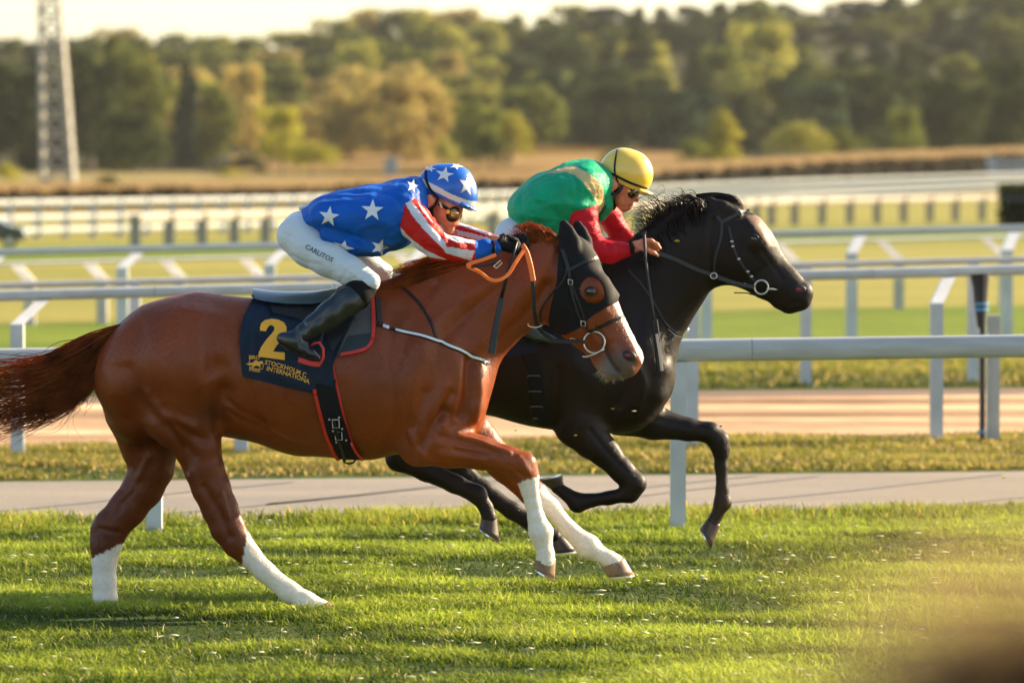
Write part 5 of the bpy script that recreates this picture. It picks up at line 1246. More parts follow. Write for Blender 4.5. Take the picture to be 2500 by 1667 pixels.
MB().tube([P(bc(622, 795)[0] + 8 * math.cos(a), bc(622, 795)[1] + 7 * math.sin(a), YB - .18) for a in np.linspace(0, 2 * math.pi, 15)], .003, 6).build('martingale_ring', M['steel'], b2, True)
g2 = empty('girth', tuple(P(1310, 950, YB - .3)), 'black webbing girth with metal bars on the black horse', 'girth')
strap('band', [(1290, 860), (1306, 900), (1312, 950), (1322, 1000), (1330, 1036)], 38, treeB, M['blackweb'], g2, off=.008)
for (x, y) in ((1303, 918), (1306, 956), (1310, 993), (1316, 1022)):
    hp, hn = cast(treeB, x, y)
    if hp: MB().tube([P(x - 15, y + 2, hp.y - .016), P(x - 13, y - 1, hp.y - .018), P(x + 13, y - 1, hp.y - .018), P(x + 15, y + 2, hp.y - .016)], .0035, 6).build('bar_buckle', M['seatleather'], g2)
m2 = empty('martingale', tuple(P(1640, 760, YB - .15)), 'thin dark martingale straps over the black shoulder', 'martingale')
strap('strap', [(1535, 660), (1570, 700), (1600, 745), (1625, 790), (1655, 815)], 5, treeB, M['leather_grey'], m2)
MB().tube([P(u, v, YB - .1) for u, v in ((1630, 802), (1650, 820), (1668, 824), (1678, 815), (1680, 800))], .0028, 6).build('ring', M['steel'], m2, True)
w2 = empty('riding_whip', tuple(P(1580, 620, YB - .26)), 'dark whip with pale flap hanging from the green jersey rider\'s hand', 'whip')
MB().tube([P(1572, 570, YB - .30), P(1577, 640, YB - .31), P(1588, 720, YB - .31), P(1597, 790, YB - .31)], [.009, .006, .007, .009], 8).build('shaft', M['leather_grey'], w2, True)
strap('flap', [(1597, 780, YB - .32), (1605, 840, YB - .32), (1612, 906, YB - .32)], 17, treeB, M['leather'], w2, th=.010)
strap('pale_strip', [(1603, 815, YB - .336), (1610, 860, YB - .336), (1616, 905, YB - .336)], 7, treeB, M['post_pale'], w2, th=.004)
MB().tube([P(1572, 566, YB - .30), P(1572, 572, YB - .30)], .012, 8).build('knob', M['leather'], w2)
#@@SECTION riders
def crumple(V, Fc, amp=.004, sc=32, seed=1):
    N = normals(V, Fc); A = V.copy(); W = A + 0.03 * np.stack([band_noise(A, 12, seed + 1), band_noise(A, 12, seed + 2), band_noise(A, 12, seed + 3)], 1)
    W = W * np.array([0.55, 1.0, 1.25]); n1 = 1 - np.abs(band_noise(W, sc, seed)) * 2.2
    n2 = 1 - np.abs(band_noise(W, sc * 2.3, seed + 7)) * 2.2
    return V + N * ((n1 * amp + n2 * amp * .4))[:, None]
# ------------------------------------------------------------------ front rider
rc = lambda x, y: (640 + x / 3.92, 360 + y / 3.92)
JA = empty('person', tuple(P(760, 600, 0)), 'jockey in blue star jersey with red and white striped sleeves on the chestnut horse', 'person')
sk = np.array([0.60, 0.22, 0.11])
def skin_mesh(chains, h, k, parent, lips=None, smooth=4, extra=None):
    V, Fc = sdf_mesh(chains, h, k, smooth=smooth); c = np.tile(sk, (len(V), 1))
    if extra is not None: V, c = extra(V, Fc, c)
    return V, Fc, mesh_np('body', V, Fc, M['skin'], parent, cols=c)
bodyJA = [nodes([(720, 575, 30, 0, 2.0), (800, 560, 38, 0, 2.0), (900, 530, 50, 0, 1.6), (985, 500, 46, 0, 1.8), (1030, 498, 24, 0, 1), (1060, 492, 26, 0, 1)], 0),
          nodes([(1060, 470, 34, 0, 1.1), (1085, 470, 42, 0, 1.0), (1092, 510, 38, 0, 1.05), (1096, 535, 24, 0, 1.2), (1094, 552, 13, 0, 1.5)], 0),
          nodes([(1112, 530, 9, 0, 1.2), (1112, 546, 7, 0, 1.0), (1108, 550, 4, 0, 1)], 0),
          nodes([(1104, 560, 6, 0, 2), (1096, 566, 8, 0, 1.6)], 0),
          nodes([(1048, 490, 11, -.075, .4), (1047, 500, 7, -.075, .4)], 0),
          nodes([(985, 505, 22, -.17, 1), (1060, 598, 15, -.24, 1), (1150, 615, 11, -.22, 1), (1225, 600, 9, -.16, 1)], 0),
          nodes([(985, 505, 22, .17, 1), (1090, 560, 14, .22, 1), (1185, 580, 10, .14, 1), (1245, 590, 9, .06, 1)], 0),
          nodes([(725, 580, 30, -.1, 1), (800, 635, 28, -.2, 1), (895, 690, 20, -.28, 1), (840, 742, 16, -.33, 1), (745, 810, 11, -.365, 1), (722, 842, 9, -.37, 1), (765, 868, 6, -.37, 1)], 0),
          nodes([(725, 580, 30, .1, 1), (800, 635, 28, .2, 1), (895, 690, 20, .28, 1), (830, 740, 18, .33, 1), (745, 802, 12, .37, 1), (765, 868, 6, .37, 1)], 0)]
def lipsA(V, Fc, c):
    p = proj(V); m = (segdist(p, [(1104, 554), (1114, 556)])[0] < 4); c = c.copy(); c[m] = (0.5, .13, .10)
    return V, c
skin_mesh(bodyJA, .0055, .01, JA, extra=lipsA)
# breeches
brA = [nodes([(722, 572, 40, 0, 2.1), (735, 560, 40, 0, 2.1), (790, 556, 34, 0, 2.4)], 0),
       nodes([(720, 577, 43, -.09, 1), (755, 605, 44, -.14, 1), (800, 632, 41, -.19, 1), (855, 662, 34, -.24, 1), (903, 688, 25, -.28, 1)], 0),
       nodes([(720, 577, 43, .09, 1), (770, 600, 44, .14, 1), (830, 615, 38, .19, 1), (890, 640, 30, .24, 1), (935, 665, 24, .27, 1)], 0)]
Vb_, Fb_ = sdf_mesh(brA, .008, .03)
Vb_ = sculpt(Vb_, Fb_, [([(690, 600), (740, 650), (800, 690)], 4, -.003), ([(690, 570), (720, 580), (760, 585)], 3, -.003), ([(700, 620), (750, 640), (790, 645)], 3, -.003), ([(830, 690), (850, 660), (870, 650)], 3, -.004), ([(850, 695), (872, 672), (895, 660)], 3, -.004), ([(870, 700), (890, 680), (915, 672)], 3, -.004), ([(790, 600), (840, 650), (880, 680)], 3, .003)])
Vb_ = crumple(Vb_, Fb_, .0022, 34, 11)
mesh_np('breeches', Vb_, Fb_, M['breeches'], JA); treeBr = bvh((Vb_, Fb_))
text_decal('lettering', 'CARLITOS', *rc(405, 962), 12, R(30), treeBr, M['grey_print'], JA, sxs=.98, bold=.02, arc=-.6)
# jersey
jA = [nodes([(762, 535, 26, 0, 3.6), (800, 528, 46, 0, 2.6), (850, 530, 62, 0, 2.1), (905, 534, 75, 0, 1.9), (950, 530, 74, 0, 1.9), (985, 505, 64, 0, 1.9)], 0),
      nodes([(985, 490, 50, 0, 2.0), (1012, 466, 32, 0, 2.2)], 0),
      nodes([(985, 500, 42, -.16, .9)], 0), nodes([(985, 500, 42, .16, .9)], 0),
      nodes([(800, 575, 24, 0, 5.0), (870, 600, 20, 0, 5.5), (925, 606, 15, 0, 7)], 0)]
Vj, Fj = sdf_mesh(jA, .008, .03)
Vj = sculpt(Vj, Fj, [([(770, 520), (830, 500), (880, 510)], 7, -.006), ([(770, 545), (820, 560), (870, 575)], 6, -.006), ([(900, 560), (950, 570), (985, 580)], 8, -.008), ([(960, 480), (975, 450), (990, 440)], 6, -.007), ([(900, 480), (940, 470), (960, 460)], 9, .006), ([(860, 590), (880, 560), (900, 555)], 6, .006), ([(1000, 440), (1010, 470), (1015, 500)], 4, -.005), ([(930, 600), (960, 560), (980, 550)], 5, -.007)])
Vj = crumple(Vj, Fj, .009, 20, 3)
blue = np.array([0.0, 0.10, 0.48])
mesh_np('jersey', Vj, Fj, M['silk_attr'], JA, cols=np.tile(blue, (len(Vj), 1))); treeJ = bvh((Vj, Fj))
stars = [star_poly(*rc(640, 662), 26, R(8)), star_poly(*rc(1055, 603), 28, R(3), 1.0, 1.0), star_poly(*rc(780, 955), 26, R(28), 1.0, .72, .5), star_poly(*rc(1125, 955), 25, R(20), .95, .85), star_poly(*rc(1440, 370), 19, R(15), .8, 1.0)]
for s_ in stars: decal('star_print', [s_], treeJ, M['star'], JA, off=.004, seg=5)
# waistband tuft
Vw, Fw = sdf_mesh([nodes([(736, 508, 7, 0, 2.5), (752, 506, 6, 0, 2.5)], 0)], .005); mesh_np('shirt_tail', Vw, Fw, M['breeches'], JA)
# sleeves
slA = [nodes([(988, 512, 40, -.19, .8), (1015, 545, 40, -.22, .85), (1045, 580, 36, -.24, .9), (1070, 603, 32, -.25, .9), (1110, 607, 29, -.24, .9), (1150, 612, 24, -.22, .95), (1162, 613, 22, -.21, 1)], 0)]
Vs2, Fs2 = sdf_mesh(slA, .0052, .015)
Vs2 = sculpt(Vs2, Fs2, [([(1060, 560), (1075, 575), (1080, 600)], 4, -.005), ([(1075, 555), (1092, 575), (1095, 590)], 4, -.005), ([(1040, 600), (1070, 610)], 4, -.004), ([(1100, 580), (1120, 590)], 4, -.003), ([(1130, 590), (1145, 600)], 3, -.003)])
Vs2 = crumple(Vs2, Fs2, .003, 40, 5)
px = proj(Vs2); c = np.tile(np.array([.52, .010, .006]), (len(Vs2), 1)); wht = np.array([.62, .64, .68])
whites = [[(1340, 490), (1400, 480), (1500, 600), (1600, 740), (1750, 900), (1765, 950), (2035, 990), (2000, 1085), (1760, 1010), (1720, 960), (1560, 800), (1440, 660)],
          [(1215, 640), (1260, 690), (1400, 850), (1560, 980), (1780, 1080), (1600, 1050), (1400, 930), (1230, 740)],
          [(1490, 520), (1560, 600), (1660, 760), (1640, 730), (1530, 600)], [(1740, 810), (1850, 850), (2060, 895), (2050, 925), (1850, 905), (1760, 860)]]
for pl in whites: c[inpoly(px, [rc(*q) for q in pl])] = wht
farm = Vs2[:, 1] > -.2 ; 
c[px[:, 0] > rc(2040, 0)[0]] = blue
mesh_np('sleeve', Vs2, Fs2, M['silk_attr'], JA, cols=c)
Vs3, Fs3 = sdf_mesh([nodes([(1000, 520, 36, .18, .9), (1060, 548, 26, .22, .9), (1110, 562, 21, .22, .9), (1150, 572, 19, .18, 1), (1190, 581, 16, .13, 1)], 0)], .0055, .015)
px = proj(Vs3); c = np.tile(np.array([.52, .010, .006]), (len(Vs3), 1)); d_, _ = segdist(px, [(1050, 548), (1110, 566), (1200, 588)]); c[d_ < 6] = wht
d_, _ = segdist(px, [(1090, 540), (1130, 549), (1195, 572)]); c[d_ < 3.5] = wht
mesh_np('sleeve', Vs3, Fs3, M['silk_attr'], JA, cols=c)
Vc_, Fc_ = sdf_mesh([nodes([(1163, 612, 24, -.21, 1), (1185, 607, 23, -.20, 1), (1210, 604, 17, -.19, 1)], 0)], .005, .01); mesh_np('cuff', Vc_, Fc_, M['silk_attr'], JA, cols=np.tile(blue, (len(Vc_), 1)))
MB().tube([P(1201, 588, -.24), P(1206, 600, -.25), P(1205, 618, -.24)], .008, 6).build('wrist_strap', M['blackweb'], JA, True)
# gloves with fingers
def glove(chains, name='glove', m='blackweb'):
    V, Fc = sdf_mesh(chains, .004, .006); return mesh_np(name, V, Fc, M[m], JA)
glove([nodes([(1214, 602, 13, -.19, 1), (1228, 596, 17, -.18, .9), (1244, 600, 16, -.17, .9)], 0)] +
      [nodes([(1243, 590 + 7 * i, 7, -.17 - .008 * (i % 2), 1), (1260, 588 + 8 * i, 6.5, -.18, 1), (1266, 597 + 6 * i, 6, -.165, 1), (1255, 604 + 5 * i, 5.5, -.155, 1)], 0) for i in range(4)] + [nodes([(1226, 585, 8, -.18, 1), (1240, 580, 7, -.19, 1), (1254, 584, 6, -.19, 1)], 0)])
glove([nodes([(1246, 588, 13, .05, 1), (1262, 590, 18, .0, .9), (1276, 596, 16, -.03, .9)], 0)] +
      [nodes([(1270, 582 + 7 * i, 7, -.05, 1), (1286, 584 + 7 * i, 6, -.07, 1), (1284, 594 + 5 * i, 6, -.085, 1), (1272, 598 + 4 * i, 5.5, -.09, 1)], 0) for i in range(4)] + [nodes([(1262, 578, 7, -.04, 1), (1278, 576, 6, -.06, 1)], 0)])
gl = decal('glove_badge', [[(1219, 574), (1230, 569), (1239, 580), (1241, 592), (1222, 590)]], bvh(sdf_mesh([nodes([(1214, 602, 14, -.20, 1), (1228, 588, 19, -.19, .9), (1244, 600, 16, -.17, .9)], 0)], .006, .006)), M['black_plastic'], JA, off=.004)
text_decal('badge_print', 'H', 1226, 586, 9, R(10), bvh(sdf_mesh([nodes([(1214, 602, 14, -.20, 1), (1228, 588, 19, -.19, .9), (1244, 600, 16, -.17, .9)], 0)], .006, .006)), M['gold_print'], JA, off=.007)
# boots
def boot(s):
    ch = [nodes([(872, 722, 34, s * .31, .7), (846, 738, 35, s * .325, .7), (805, 768, 32, s * .345, .7), (768, 795, 27, s * .36, .7), (740, 815, 23, s * .365, .75), (722, 832, 22, s * .37, .75), (705, 830, 20, s * .37, .8), (690, 826, 15, s * .37, .8)], 0),
          nodes([(716, 838, 20, s * .37, .8), (738, 852, 18, s * .37, .95), (760, 864, 14, s * .37, 1.1), (776, 873, 9, s * .37, 1.3)], 0)]
    V, Fc = sdf_mesh(ch, .006, .012)
    if s < 0: V = sculpt(V, Fc, [([(742, 790), (735, 815), (745, 835)], 3.5, -.005), ([(725, 795), (718, 815)], 3, -.004), ([(752, 800), (750, 825)], 3, .004), ([(840, 715), (790, 760), (750, 790)], 3, .004), ([(690, 850), (730, 868), (770, 884)], 4, -.004)])
    mesh_np('boot', V, Fc, M['boot'], JA)
    ch2 = [nodes([(893, 704, 27, s * .285, .85), (872, 720, 36, s * .30, .8), (850, 735, 33, s * .315, .7)], 0)]
    V, Fc = sdf_mesh(ch2, .007, .012); mesh_np('sock', V, Fc, M['sock'], JA)
boot(-1); boot(1)
MB().tube([P(817 + 6 * math.cos(a), 701 + 6 * math.sin(a), -.345) for a in np.linspace(0, 6.283, 13)], .0022, 6, caps=False).build('boot_ring', M['steel'], JA, True)
# stirrup
stp = empty('stirrup', tuple(P(770, 870, -.38)), 'red stirrup iron under the star jersey rider\'s boot', 'stirrup')
MB().tube([P(u, v, y) for u, v, y in ((758, 846, -.37), (768, 838, -.40), (780, 836, -.42), (789, 850, -.425), (790, 872, -.425), (783, 888, -.42), (772, 891, -.41))], .0065, 8).build('bow', M['red'], stp, True)
strap('tread', [(730, 878, -.405), (745, 883, -.41), (762, 888, -.41), (782, 889, -.41)], 13, treeA, M['red'], stp, th=.02)
MB().tube([P(783, 836, -.40), P(790, 800, -.36), P(800, 770, -.34)], .006, 6).build('leather', M['leather'], stp)
# helmet
def helmet(parent, chains, cutline, h, colfun, m, name='helmet'):
    V, Fc = sdf_mesh(chains, h, .012, smooth=6); px = proj(V)
    (x0, y0), (x1, y1) = cutline; above = (px[:, 1] - y0) * (x1 - x0) - (px[:, 0] - x0) * (y1 - y0) < 0
    poly = [(x0, y0), (x1, y1), (x1 + 300, y1 - 400), (x0 - 300, y0 - 400)]
    V, Fc = clip_faces(V, Fc, above, poly, 4); px = proj(V)
    o = mesh_np(name, V, Fc, m, parent, cols=colfun(px, V)); 
    md = o.modifiers.new('thickness', 'SOLIDIFY'); md.thickness = .012; md.offset = -1
    return V, Fc, o
hA = [nodes([(1078, 462, 62, 0, .86), (1100, 464, 63, 0, .84), (1112, 478, 54, 0, .86)], 0), nodes([(1062, 455, 42, 0, 1.0)], 0)]
def colHA(px, V):
    c = np.tile(blue, (len(px), 1)); d, _ = segdist(px, [rc(1490, 310), rc(1640, 385), rc(1800, 470), rc(1950, 530), rc(2040, 545)]); c[d < 6.5] = (.62, .60, .52); return c
Vhm, Fhm, hmo = helmet(JA, hA, (rc(1480, 385), rc(1980, 605)), .005, colHA, M['helmet_attr'])
treeHm = bvh((Vhm, Fhm))
Vk, Fk = sdf_mesh([nodes([(1128, 498, 10, 0, 5.0), (1150, 508, 5, 0, 8), (1163, 515, 2.2, 0, 12)], 0)], .004, .006); mesh_np('peak', Vk, Fk, M['helmet_attr'], hmo, cols=np.tile(blue, (len(Vk), 1)))
for s_ in (star_poly(*rc(1745, 262), 25, R(12), .95, .8), star_poly(*rc(1610, 205), 14, R(20), 1.1, .6), star_poly(*rc(1960, 360), 28, R(10), .75, 1.0), star_poly(*rc(1860, 180), 18, R(30), 1, .5)):
    decal('star_print', [s_], treeHm, M['star'], hmo, off=.003, seg=4)
strap('strap', [rc(1570, 225), rc(1570, 300), rc(1610, 400), rc(1680, 480)], 6, treeHm, M['blackweb'], hmo, off=.003)
yj = -.098
def goggles(parent, cx, cy, f, lensm, tilt, Y0, stp_, dot=True):
    fr = empty_part = None
    g_ = ellipsoid('goggles', tuple(P(cx, cy, Y0 - .045)), (15 * f * m_px(0), .045, 17 * f * m_px(0)), M['black_plastic'], parent, rot=R(tilt))
    ellipsoid('lens', tuple(P(cx + 2 * f, cy, Y0 - .052)), (12 * f * m_px(0), .042, 13 * f * m_px(0)), lensm, g_, rot=R(tilt))
    ellipsoid('goggle_vent', tuple(P(cx - 8 * f, cy - 3 * f, Y0 - .094)), (4.2 * f * m_px(0), .006, 4.2 * f * m_px(0)), M['yellow_print'], g_, rot=0, n=8) if dot else None
    g2_ = ellipsoid('goggle_far_lens', tuple(P(cx + 6 * f, cy + 2 * f, Y0 + .035)), (13 * f * m_px(0), .035, 15 * f * m_px(0)), M['black_plastic'], g_, rot=R(tilt))
    return g_
goggles(JA, 1104, 521, 1.3, M['lens'], -12, 0, None)
hb = [nodes([(1042, 474, 24, 0, 1.35), (1070, 488, 30, 0, 1.1), (1110, 500, 20, 0, 1.4)], 0), nodes([(1044, 492, 16, 0, 1.8), (1046, 512, 15, 0, 1.6), (1050, 522, 12, 0, 1.6)], 0)]
V_, F_ = sdf_mesh(hb, .006, .012); mesh_np('helmet_liner', V_, F_, M['sock'], hmo)
Ve, Fe = sdf_mesh([nodes([(1049, 482, 8, -.10, .5), (1054, 492, 8, -.10, .5), (1048, 501, 6, -.10, .5)], 0)], .004, .006); mesh_np('ear', Ve, Fe, M['skin'], JA, cols=np.tile(sk, (len(Ve), 1)))
strap('chin_strap', [(*rc(1690, 480), -.11), (*rc(1640, 570), -.11), (*rc(1580, 600), -.10), (*rc(1575, 640), -.08)], 6, treeHm, M['blackweb'], JA)
MB().tube([P(1070, 497, -.10), P(1085, 505, -.09), P(1095, 512, -.08)], .008, 6).build('goggle_strap', M['blackweb'], JA, True)
strap('goggle_badge', [(*rc(1700, 525), -.105), (*rc(1720, 580), -.105)], 5, treeHm, M['clover'], JA)

# ------------------------------------------------------------------ rear rider
gc = lambda x, y: (1180 + x / 3.92, 340 + y / 3.92)
JB = empty('person', tuple(P(1300, 560, YB)), 'jockey in green and cream jersey with red sleeves and yellow helmet on the black horse', 'person')
Yb = YB
bodyJB = [nodes([(1255, 575, 32, 0, 2.0), (1320, 520, 40, 0, 1.8), (1400, 470, 46, 0, 1.7), (1440, 455, 38, 0, 1.8), (1478, 470, 24, 0, 1), (1498, 452, 26, 0, 1)], Yb),
          nodes([(1500, 430, 40, 0, 1.05), (1520, 430, 44, 0, 1.0), (1528, 458, 36, 0, 1.05), (1522, 485, 26, 0, 1.25), (1522, 505, 12, 0, 1.6)], Yb),
          nodes([(1545, 474, 8, 0, 1.2), (1553, 487, 5.5, 0, 1.2), (1556, 490, 4, 0, 1.2)], Yb), nodes([(1540, 500, 6, 0, 1.8), (1534, 505, 8, 0, 1.8), (1524, 512, 7, 0, 1.6)], Yb),
          nodes([(1425, 485, 22, -.17, 1), (1435, 600, 16, -.22, 1), (1520, 610, 11, -.24, 1), (1537, 608, 11, -.25, 1)], Yb),
          nodes([(1440, 485, 22, .15, 1), (1490, 560, 14, .2, 1), (1545, 600, 10, .12, 1)], Yb),
          nodes([(1536, 608, 11, -.25, 1), (1552, 602, 13, -.255, .8), (1572, 595, 13, -.26, .7)], Yb),
          nodes([(1574, 588, 6, -.27, 1), (1590, 588, 5.5, -.275, 1), (1604, 597, 5, -.27, 1), (1612, 607, 4.2, -.265, 1)], Yb),
          nodes([(1576, 594, 6, -.25, 1), (1593, 596, 5.5, -.25, 1), (1603, 606, 5, -.245, 1), (1606, 614, 4, -.245, 1)], Yb),
          nodes([(1574, 600, 6, -.235, 1), (1590, 605, 5.5, -.23, 1), (1597, 613, 5, -.225, 1), (1595, 620, 4, -.22, 1)], Yb),
          nodes([(1570, 604, 5.5, -.22, 1), (1583, 610, 5, -.215, 1), (1588, 618, 4.5, -.21, 1)], Yb),
          nodes([(1560, 604, 7, -.275, 1), (1580, 610, 6, -.285, 1), (1596, 617, 5, -.285, 1), (1606, 624, 4, -.28, 1)], Yb),
          nodes([(1255, 580, 30, -.1, 1), (1350, 640, 26, -.2, 1), (1440, 680, 20, -.26, 1), (1350, 750, 16, -.3, 1), (1275, 795, 12, -.33, 1), (1330, 825, 8, -.33, 1)], Yb),
          nodes([(1255, 580, 30, .1, 1), (1370, 630, 26, .2, 1), (1480, 650, 20, .26, 1), (1370, 750, 16, .3, 1), (1290, 795, 12, .33, 1), (1340, 825, 8, .33, 1)], Yb)]
def lipsB(V, Fc, c):
    p = proj(V); c = c.copy(); m = (segdist(p, [(1536, 502), (1546, 502)])[0] < 3); c[m] = (0.42, .12, .09)
    V = sculpt(V, Fc, [([(1520, 478), (1524, 492), (1520, 505)], 4, -.003), ([(1530, 494), (1540, 502)], 3, -.002), ([(1565, 588), (1578, 596)], 2, -.002)])
    return V, c
skin_mesh(bodyJB, .0055, .008, JB, extra=lipsB)
V_, F_ = sdf_mesh([nodes([(1256, 575, 42, 0, 2.1), (1290, 560, 38, 0, 2.2)], Yb), nodes([(1252, 578, 46, -.09, 1), (1330, 625, 42, -.18, 1), (1430, 672, 27, -.25, 1)], Yb), nodes([(1252, 578, 46, .09, 1), (1360, 620, 42, .18, 1), (1482, 650, 25, .25, 1)], Yb)], .009, .03)
mesh_np('breeches', V_, F_, M['breeches'], JB)
jB = [nodes([(1275, 500, 30, 0, 3.2), (1300, 505, 52, 0, 2.4), (1345, 492, 70, 0, 2.0), (1400, 478, 78, 0, 1.8), (1432, 455, 62, 0, 2.0)], Yb), nodes([(1290, 530, 40, 0, 2.8), (1345, 545, 32, 0, 3.2), (1390, 545, 22, 0, 4)], Yb), nodes([(1440, 440, 44, 0, 2.3), (1462, 445, 32, 0, 2.2), (1470, 500, 20, 0, 2.4), (1464, 520, 14, 0, 2.4)], Yb),
      nodes([(1425, 470, 38, -.15, .9)], Yb), nodes([(1425, 470, 38, .15, .9)], Yb)]
Vq, Fq = sdf_mesh(jB, .0065, .03)
Vq = sculpt(Vq, Fq, [([(1270, 480), (1275, 520), (1285, 550)], 8, -.008), ([(1300, 500), (1350, 490), (1380, 500)], 8, -.007), ([(1345, 480), (1360, 530), (1380, 550)], 8, -.008), ([(1400, 430), (1410, 470), (1395, 510)], 7, -.009), ([(1325, 460), (1350, 500)], 9, .006), ([(1370, 440), (1385, 520)], 8, .006), ([(1300, 520), (1320, 550)], 6, -.007)])
Vq = crumple(Vq, Fq, .009, 20, 9)
px = proj(Vq); green = np.array([.0, .34, .16]); cream = np.array([.56, .44, .19]); c = np.tile(green, (len(Vq), 1))
sash = [(600, 330), (700, 290), (800, 255), (880, 258), (960, 300), (1040, 350), (1110, 410), (1150, 480), (1160, 600), (1140, 680), (1090, 760), (1070, 800), (1090, 700), (1080, 600), (1040, 520), (960, 420), (880, 345), (780, 315), (690, 322)]
c[inpoly(px, [gc(*q) for q in sash])] = cream
d_, _ = segdist(px, [gc(1170, 640), gc(1080, 780)]); c[d_ < 4] = (.02, .08, .05)
mesh_np('jersey', Vq, Fq, M['silk_attr'], JB, cols=c)
red = np.array([.50, .005, .016])
for ch, sgn in (([nodes([(1422, 500, 35, -.20, .8), (1424, 530, 33, -.22, .85), (1432, 570, 31, -.24, .9), (1450, 605, 31, -.25, .9), (1490, 616, 27, -.25, .95), (1525, 610, 19, -.25, 1)], Yb)], -1), ([nodes([(1455, 500, 30, .1, .9), (1490, 530, 27, .14, .9), (1515, 575, 25, .16, .9), (1538, 592, 18, .12, 1)], Yb), nodes([(1455, 590, 12, .1, 1), (1520, 600, 12, .1, 1)], Yb)], 1)):
    V_, F_ = sdf_mesh(ch, .006, .015)
    if sgn < 0: V_ = sculpt(V_, F_, [([(1420, 590), (1445, 585), (1465, 570)], 4, -.006), ([(1440, 620), (1450, 600), (1470, 590)], 4, -.006), ([(1480, 600), (1490, 625)], 4, -.005), ([(1505, 600), (1510, 622)], 3, -.004), ([(1410, 540), (1440, 535)], 5, -.004)])
    V_ = crumple(V_, F_, .0035, 38, 13)
    mesh_np('sleeve', V_, F_, M['silk_attr'], JB, cols=np.tile(red * (1 if sgn < 0 else 1.25), (len(V_), 1)))
MB().tube([P(1541, 595, Yb - .27), P(1545, 606, Yb - .285), P(1543, 619, Yb - .27)], .011, 8).build('wristband', M['blackweb'], JB, True)
hB = [nodes([(1521, 418, 57, 0, .86), (1535, 425, 58, 0, .84), (1528, 440, 54, 0, .86)], Yb)]
Vhm, Fhm, hmo = helmet(JB, hB, (gc(1100, 330), gc(1560, 545)), .005, lambda px, V: np.tile(np.array([.74, .50, .065]), (len(px), 1)), M['helmet_yellow'])
treeHm = bvh((Vhm, Fhm))
Vk, Fk = sdf_mesh([nodes([(1562, 466, 9, 0, 5.0), (1580, 472, 6, 0, 7), (1592, 474, 3.0, 0, 12)], Yb)], .004, .006); mesh_np('peak', Vk, Fk, M['helmet_yellow'], hmo, cols=np.tile(np.array([.78, .56, .12]), (len(Vk), 1)))
strap('band', [gc(1110, 270), gc(1190, 310), gc(1260, 345), gc(1400, 415), gc(1560, 470)], 6, treeHm, M['blackweb'], hmo, off=.003)
strap('strap', [gc(1285, 108), gc(1268, 180), gc(1258, 270), gc(1265, 345), gc(1290, 410)], 4, treeHm, M['blackweb'], hmo, off=.003)
V_, F_ = sdf_mesh([nodes([(1486, 445, 22, 0, 1.4), (1510, 455, 26, 0, 1.3), (1540, 462, 18, 0, 1.6)], Yb), nodes([(1482, 470, 14, 0, 2.0), (1490, 495, 12, 0, 2), (1496, 505, 9, 0, 2)], Yb)], .006, .01); mesh_np('helmet_liner', V_, F_, M['sock'], hmo)
Ve, Fe = sdf_mesh([nodes([(1492, 444, 10, -.10, .5), (1498, 453, 10, -.10, .5), (1492, 463, 7, -.10, .5)], Yb)], .004, .006); mesh_np('ear', Ve, Fe, M['skin'], JB, cols=np.tile(sk, (len(Ve), 1)))
goggles(JB, 1543, 470, .95, M['lens_dark'], -25, Yb, None)
strap('chin_strap', [(*gc(1330, 440), Yb - .11), (*gc(1300, 500), Yb - .11), (*gc(1240, 530), Yb - .105), (*gc(1200, 500), Yb - .10)], 8, treeHm, M['leather'], JB)
strap('collar', [(*gc(1165, 520), Yb - .09), (*gc(1190, 600), Yb - .09), (*gc(1200, 650), Yb - .08)], 9, treeHm, M['breeches'], JB)
for s in (-1, 1):
    V_, F_ = sdf_mesh([nodes([(1400, 715, 30, s * .29, .7), (1340, 755, 28, s * .32, .7), (1290, 790, 24, s * .33, .7), (1275, 800, 20, s * .33, .8)], Yb), nodes([(1278, 802, 18, s * .33, .9), (1310, 816, 16, s * .33, 1), (1352, 830, 9, s * .33, 1.2)], Yb)], .007, .012); mesh_np('boot', V_, F_, M['boot_teal'], JB)
clB = [(1080, 745), (1130, 730), (1260, 710), (1330, 700), (1340, 760), (1310, 860), (1180, 880), (1090, 860)]
V_, F_, o = shell(([(B_trunk, .06), (B_neck, .05)], .045, YB), .014, .010, clB, 'saddle_cloth', M['navy']); tag(o, 'dark saddle cloth on the black horse, mostly hidden behind the chestnut neck', 'saddle cloth')

# ------------------------------------------------------------------ spectator's head close to the camera
Yn = 2.8 - CD; s = (CD + Yn) / FPX
cc = P(2535, 1865, Yn); SP = empty('person', (cc[0], cc[1], 0), 'out of focus brown-haired spectator at the lower right corner', 'person')
V_, F_ = sdf_mesh([[(cc[0], cc[1], cc[2] - .03, .078, 1.15), (cc[0] + .01, cc[1] + .02, cc[2] - .10, .06, 1.1)], [(cc[0], cc[1], cc[2] - .12, .05, 1), (cc[0], cc[1], cc[2] - .26, .06, 1.1), (cc[0], cc[1], cc[2] - .32, .10, 1.6), (cc[0], cc[1], cc[2] - .6, .15, 1.5), (cc[0], cc[1], cc[2] - 1.1, .15, 1.3)], [(cc[0] + .03, cc[1] - .07, cc[2] - 1.0, .085, 1), (cc[0] + .03, cc[1] - .09, .5, .06, 1), (cc[0] + .03, cc[1] - .09, .05, .045, 1)], [(cc[0] + .03, cc[1] + .07, cc[2] - 1.0, .085, 1), (cc[0] + .03, cc[1] + .09, .5, .06, 1), (cc[0] + .03, cc[1] + .09, .05, .045, 1)]], .012, .03)
mesh_np('body', V_, F_, M['skin'], SP, cols=np.tile(sk, (len(V_), 1)))
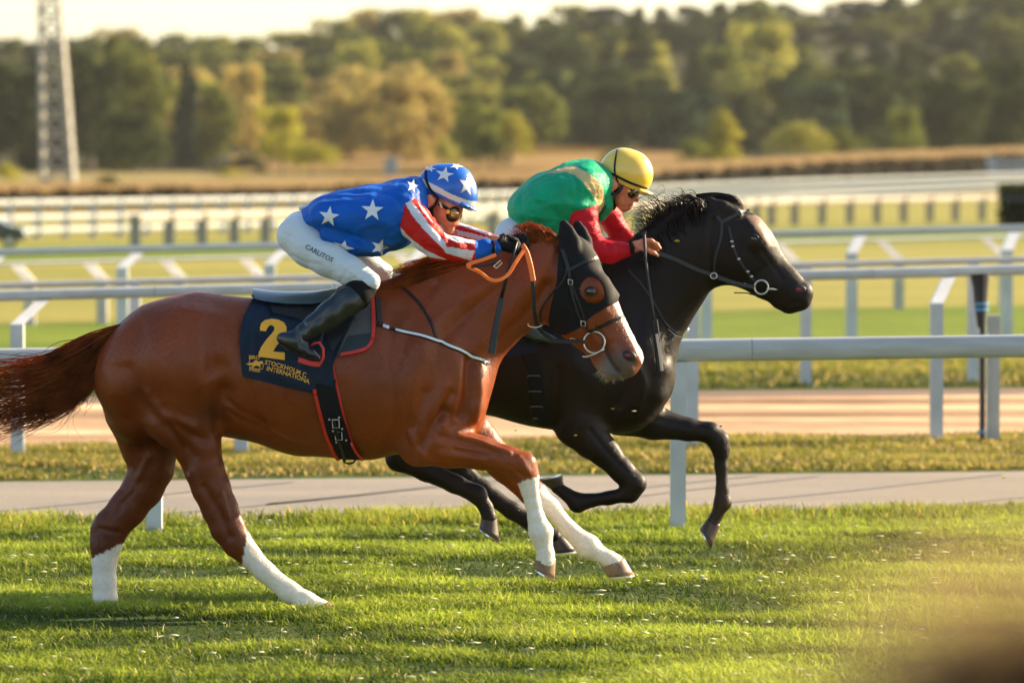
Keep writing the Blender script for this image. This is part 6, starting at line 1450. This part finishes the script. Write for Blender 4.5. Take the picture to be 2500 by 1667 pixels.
V_, F_ = sdf_mesh([[(cc[0], cc[1], cc[2] - .01, .092, 1.1), (cc[0] - .02, cc[1], cc[2] - .08, .08, 1.1)]], .008, .02); mesh_np('hair', V_, F_, M['hairbrown'], SP)
V_, F_ = sdf_mesh([[(cc[0], cc[1], cc[2] - .34, .13, 1.6), (cc[0], cc[1], cc[2] - .62, .18, 1.4), (cc[0], cc[1], cc[2] - 1.05, .18, 1.3)]], .012, .03); mesh_np('jacket', V_, F_, M['navy'], SP)
mb = MB(); rr = random.Random(3)  # loose pale strands added to blur into a golden backlit veil
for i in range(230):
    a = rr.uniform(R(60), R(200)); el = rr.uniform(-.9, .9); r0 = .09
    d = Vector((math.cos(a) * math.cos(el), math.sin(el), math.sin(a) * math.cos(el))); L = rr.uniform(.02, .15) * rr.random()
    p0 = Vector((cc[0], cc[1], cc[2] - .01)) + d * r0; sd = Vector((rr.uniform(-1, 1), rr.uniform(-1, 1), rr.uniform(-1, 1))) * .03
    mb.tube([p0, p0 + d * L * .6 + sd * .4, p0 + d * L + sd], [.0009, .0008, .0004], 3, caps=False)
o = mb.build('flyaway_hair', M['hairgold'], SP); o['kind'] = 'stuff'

# ------------------------------------------------------------------ low sun haze
hm = bpy.data.materials.new('haze_air'); hm.use_nodes = True; n = hm.node_tree; n.nodes.clear()
o_ = n.nodes.new('ShaderNodeOutputMaterial'); pv = n.nodes.new('ShaderNodeVolumePrincipled')
pv.inputs['Density'].default_value = HAZE; pv.inputs['Color'].default_value = (0.95, 0.93, 0.88, 1); pv.inputs['Anisotropy'].default_value = 0.35
n.links.new(pv.outputs[0], o_.inputs['Volume'])
hb_ = MB().box((0, 1750, 37), 3400, 3900, 80).build('haze', hm); tag(hb_, 'thin warm haze of the low sun over the whole racecourse', 'haze', kind='stuff')

# flying bits of turf
rr = random.Random(9)
for k, (u, v, a, b) in enumerate(((1652, 588, 9, 3), (1548, 1003, 7, 2), (1496, 997, 6, 2), (2450, 1166, 8, 2), (1760, 1040, 5, 2), (1700, 1150, 4, 2), (985, 1300, 6, 3), (1260, 1050, 5, 2), (1405, 1062, 5, 2))):
    y = rr.uniform(-.2, .9); c = P(u, v, y); s_ = m_px(y); mb = MB(); n = 7
    V = [(c[0] + math.cos(2 * math.pi * i / n) * a * s_ * rr.uniform(.7, 1.1), c[1] + rr.uniform(-.004, .004), c[2] + math.sin(2 * math.pi * i / n) * b * s_ * rr.uniform(.7, 1.2)) for i in range(n)]
    V += [(c[0], c[1] - b * s_, c[2]), (c[0], c[1] + b * s_, c[2])]
    o = poly_mesh('turf_clod', V, [[i, (i + 1) % n, n] for i in range(n)] + [[(i + 1) % n, i, n + 1] for i in range(n)], M['clover'] if k % 2 else M['leaf_yellow'])
    tag(o, ('yellow green blade clump flying before the black neck', 'pale speck of turf flying under the black belly', 'small yellow green speck beside the black elbow', 'pale turf speck flying over the path at right', 'tiny green speck by the raised black knee', 'tiny pale speck behind the black foreleg', 'green speck over the turf between the two horses', 'pale speck above the sand track by the white cannon', 'green speck between chestnut muzzle and knee')[k], 'turf clod', 'flying turf specks')
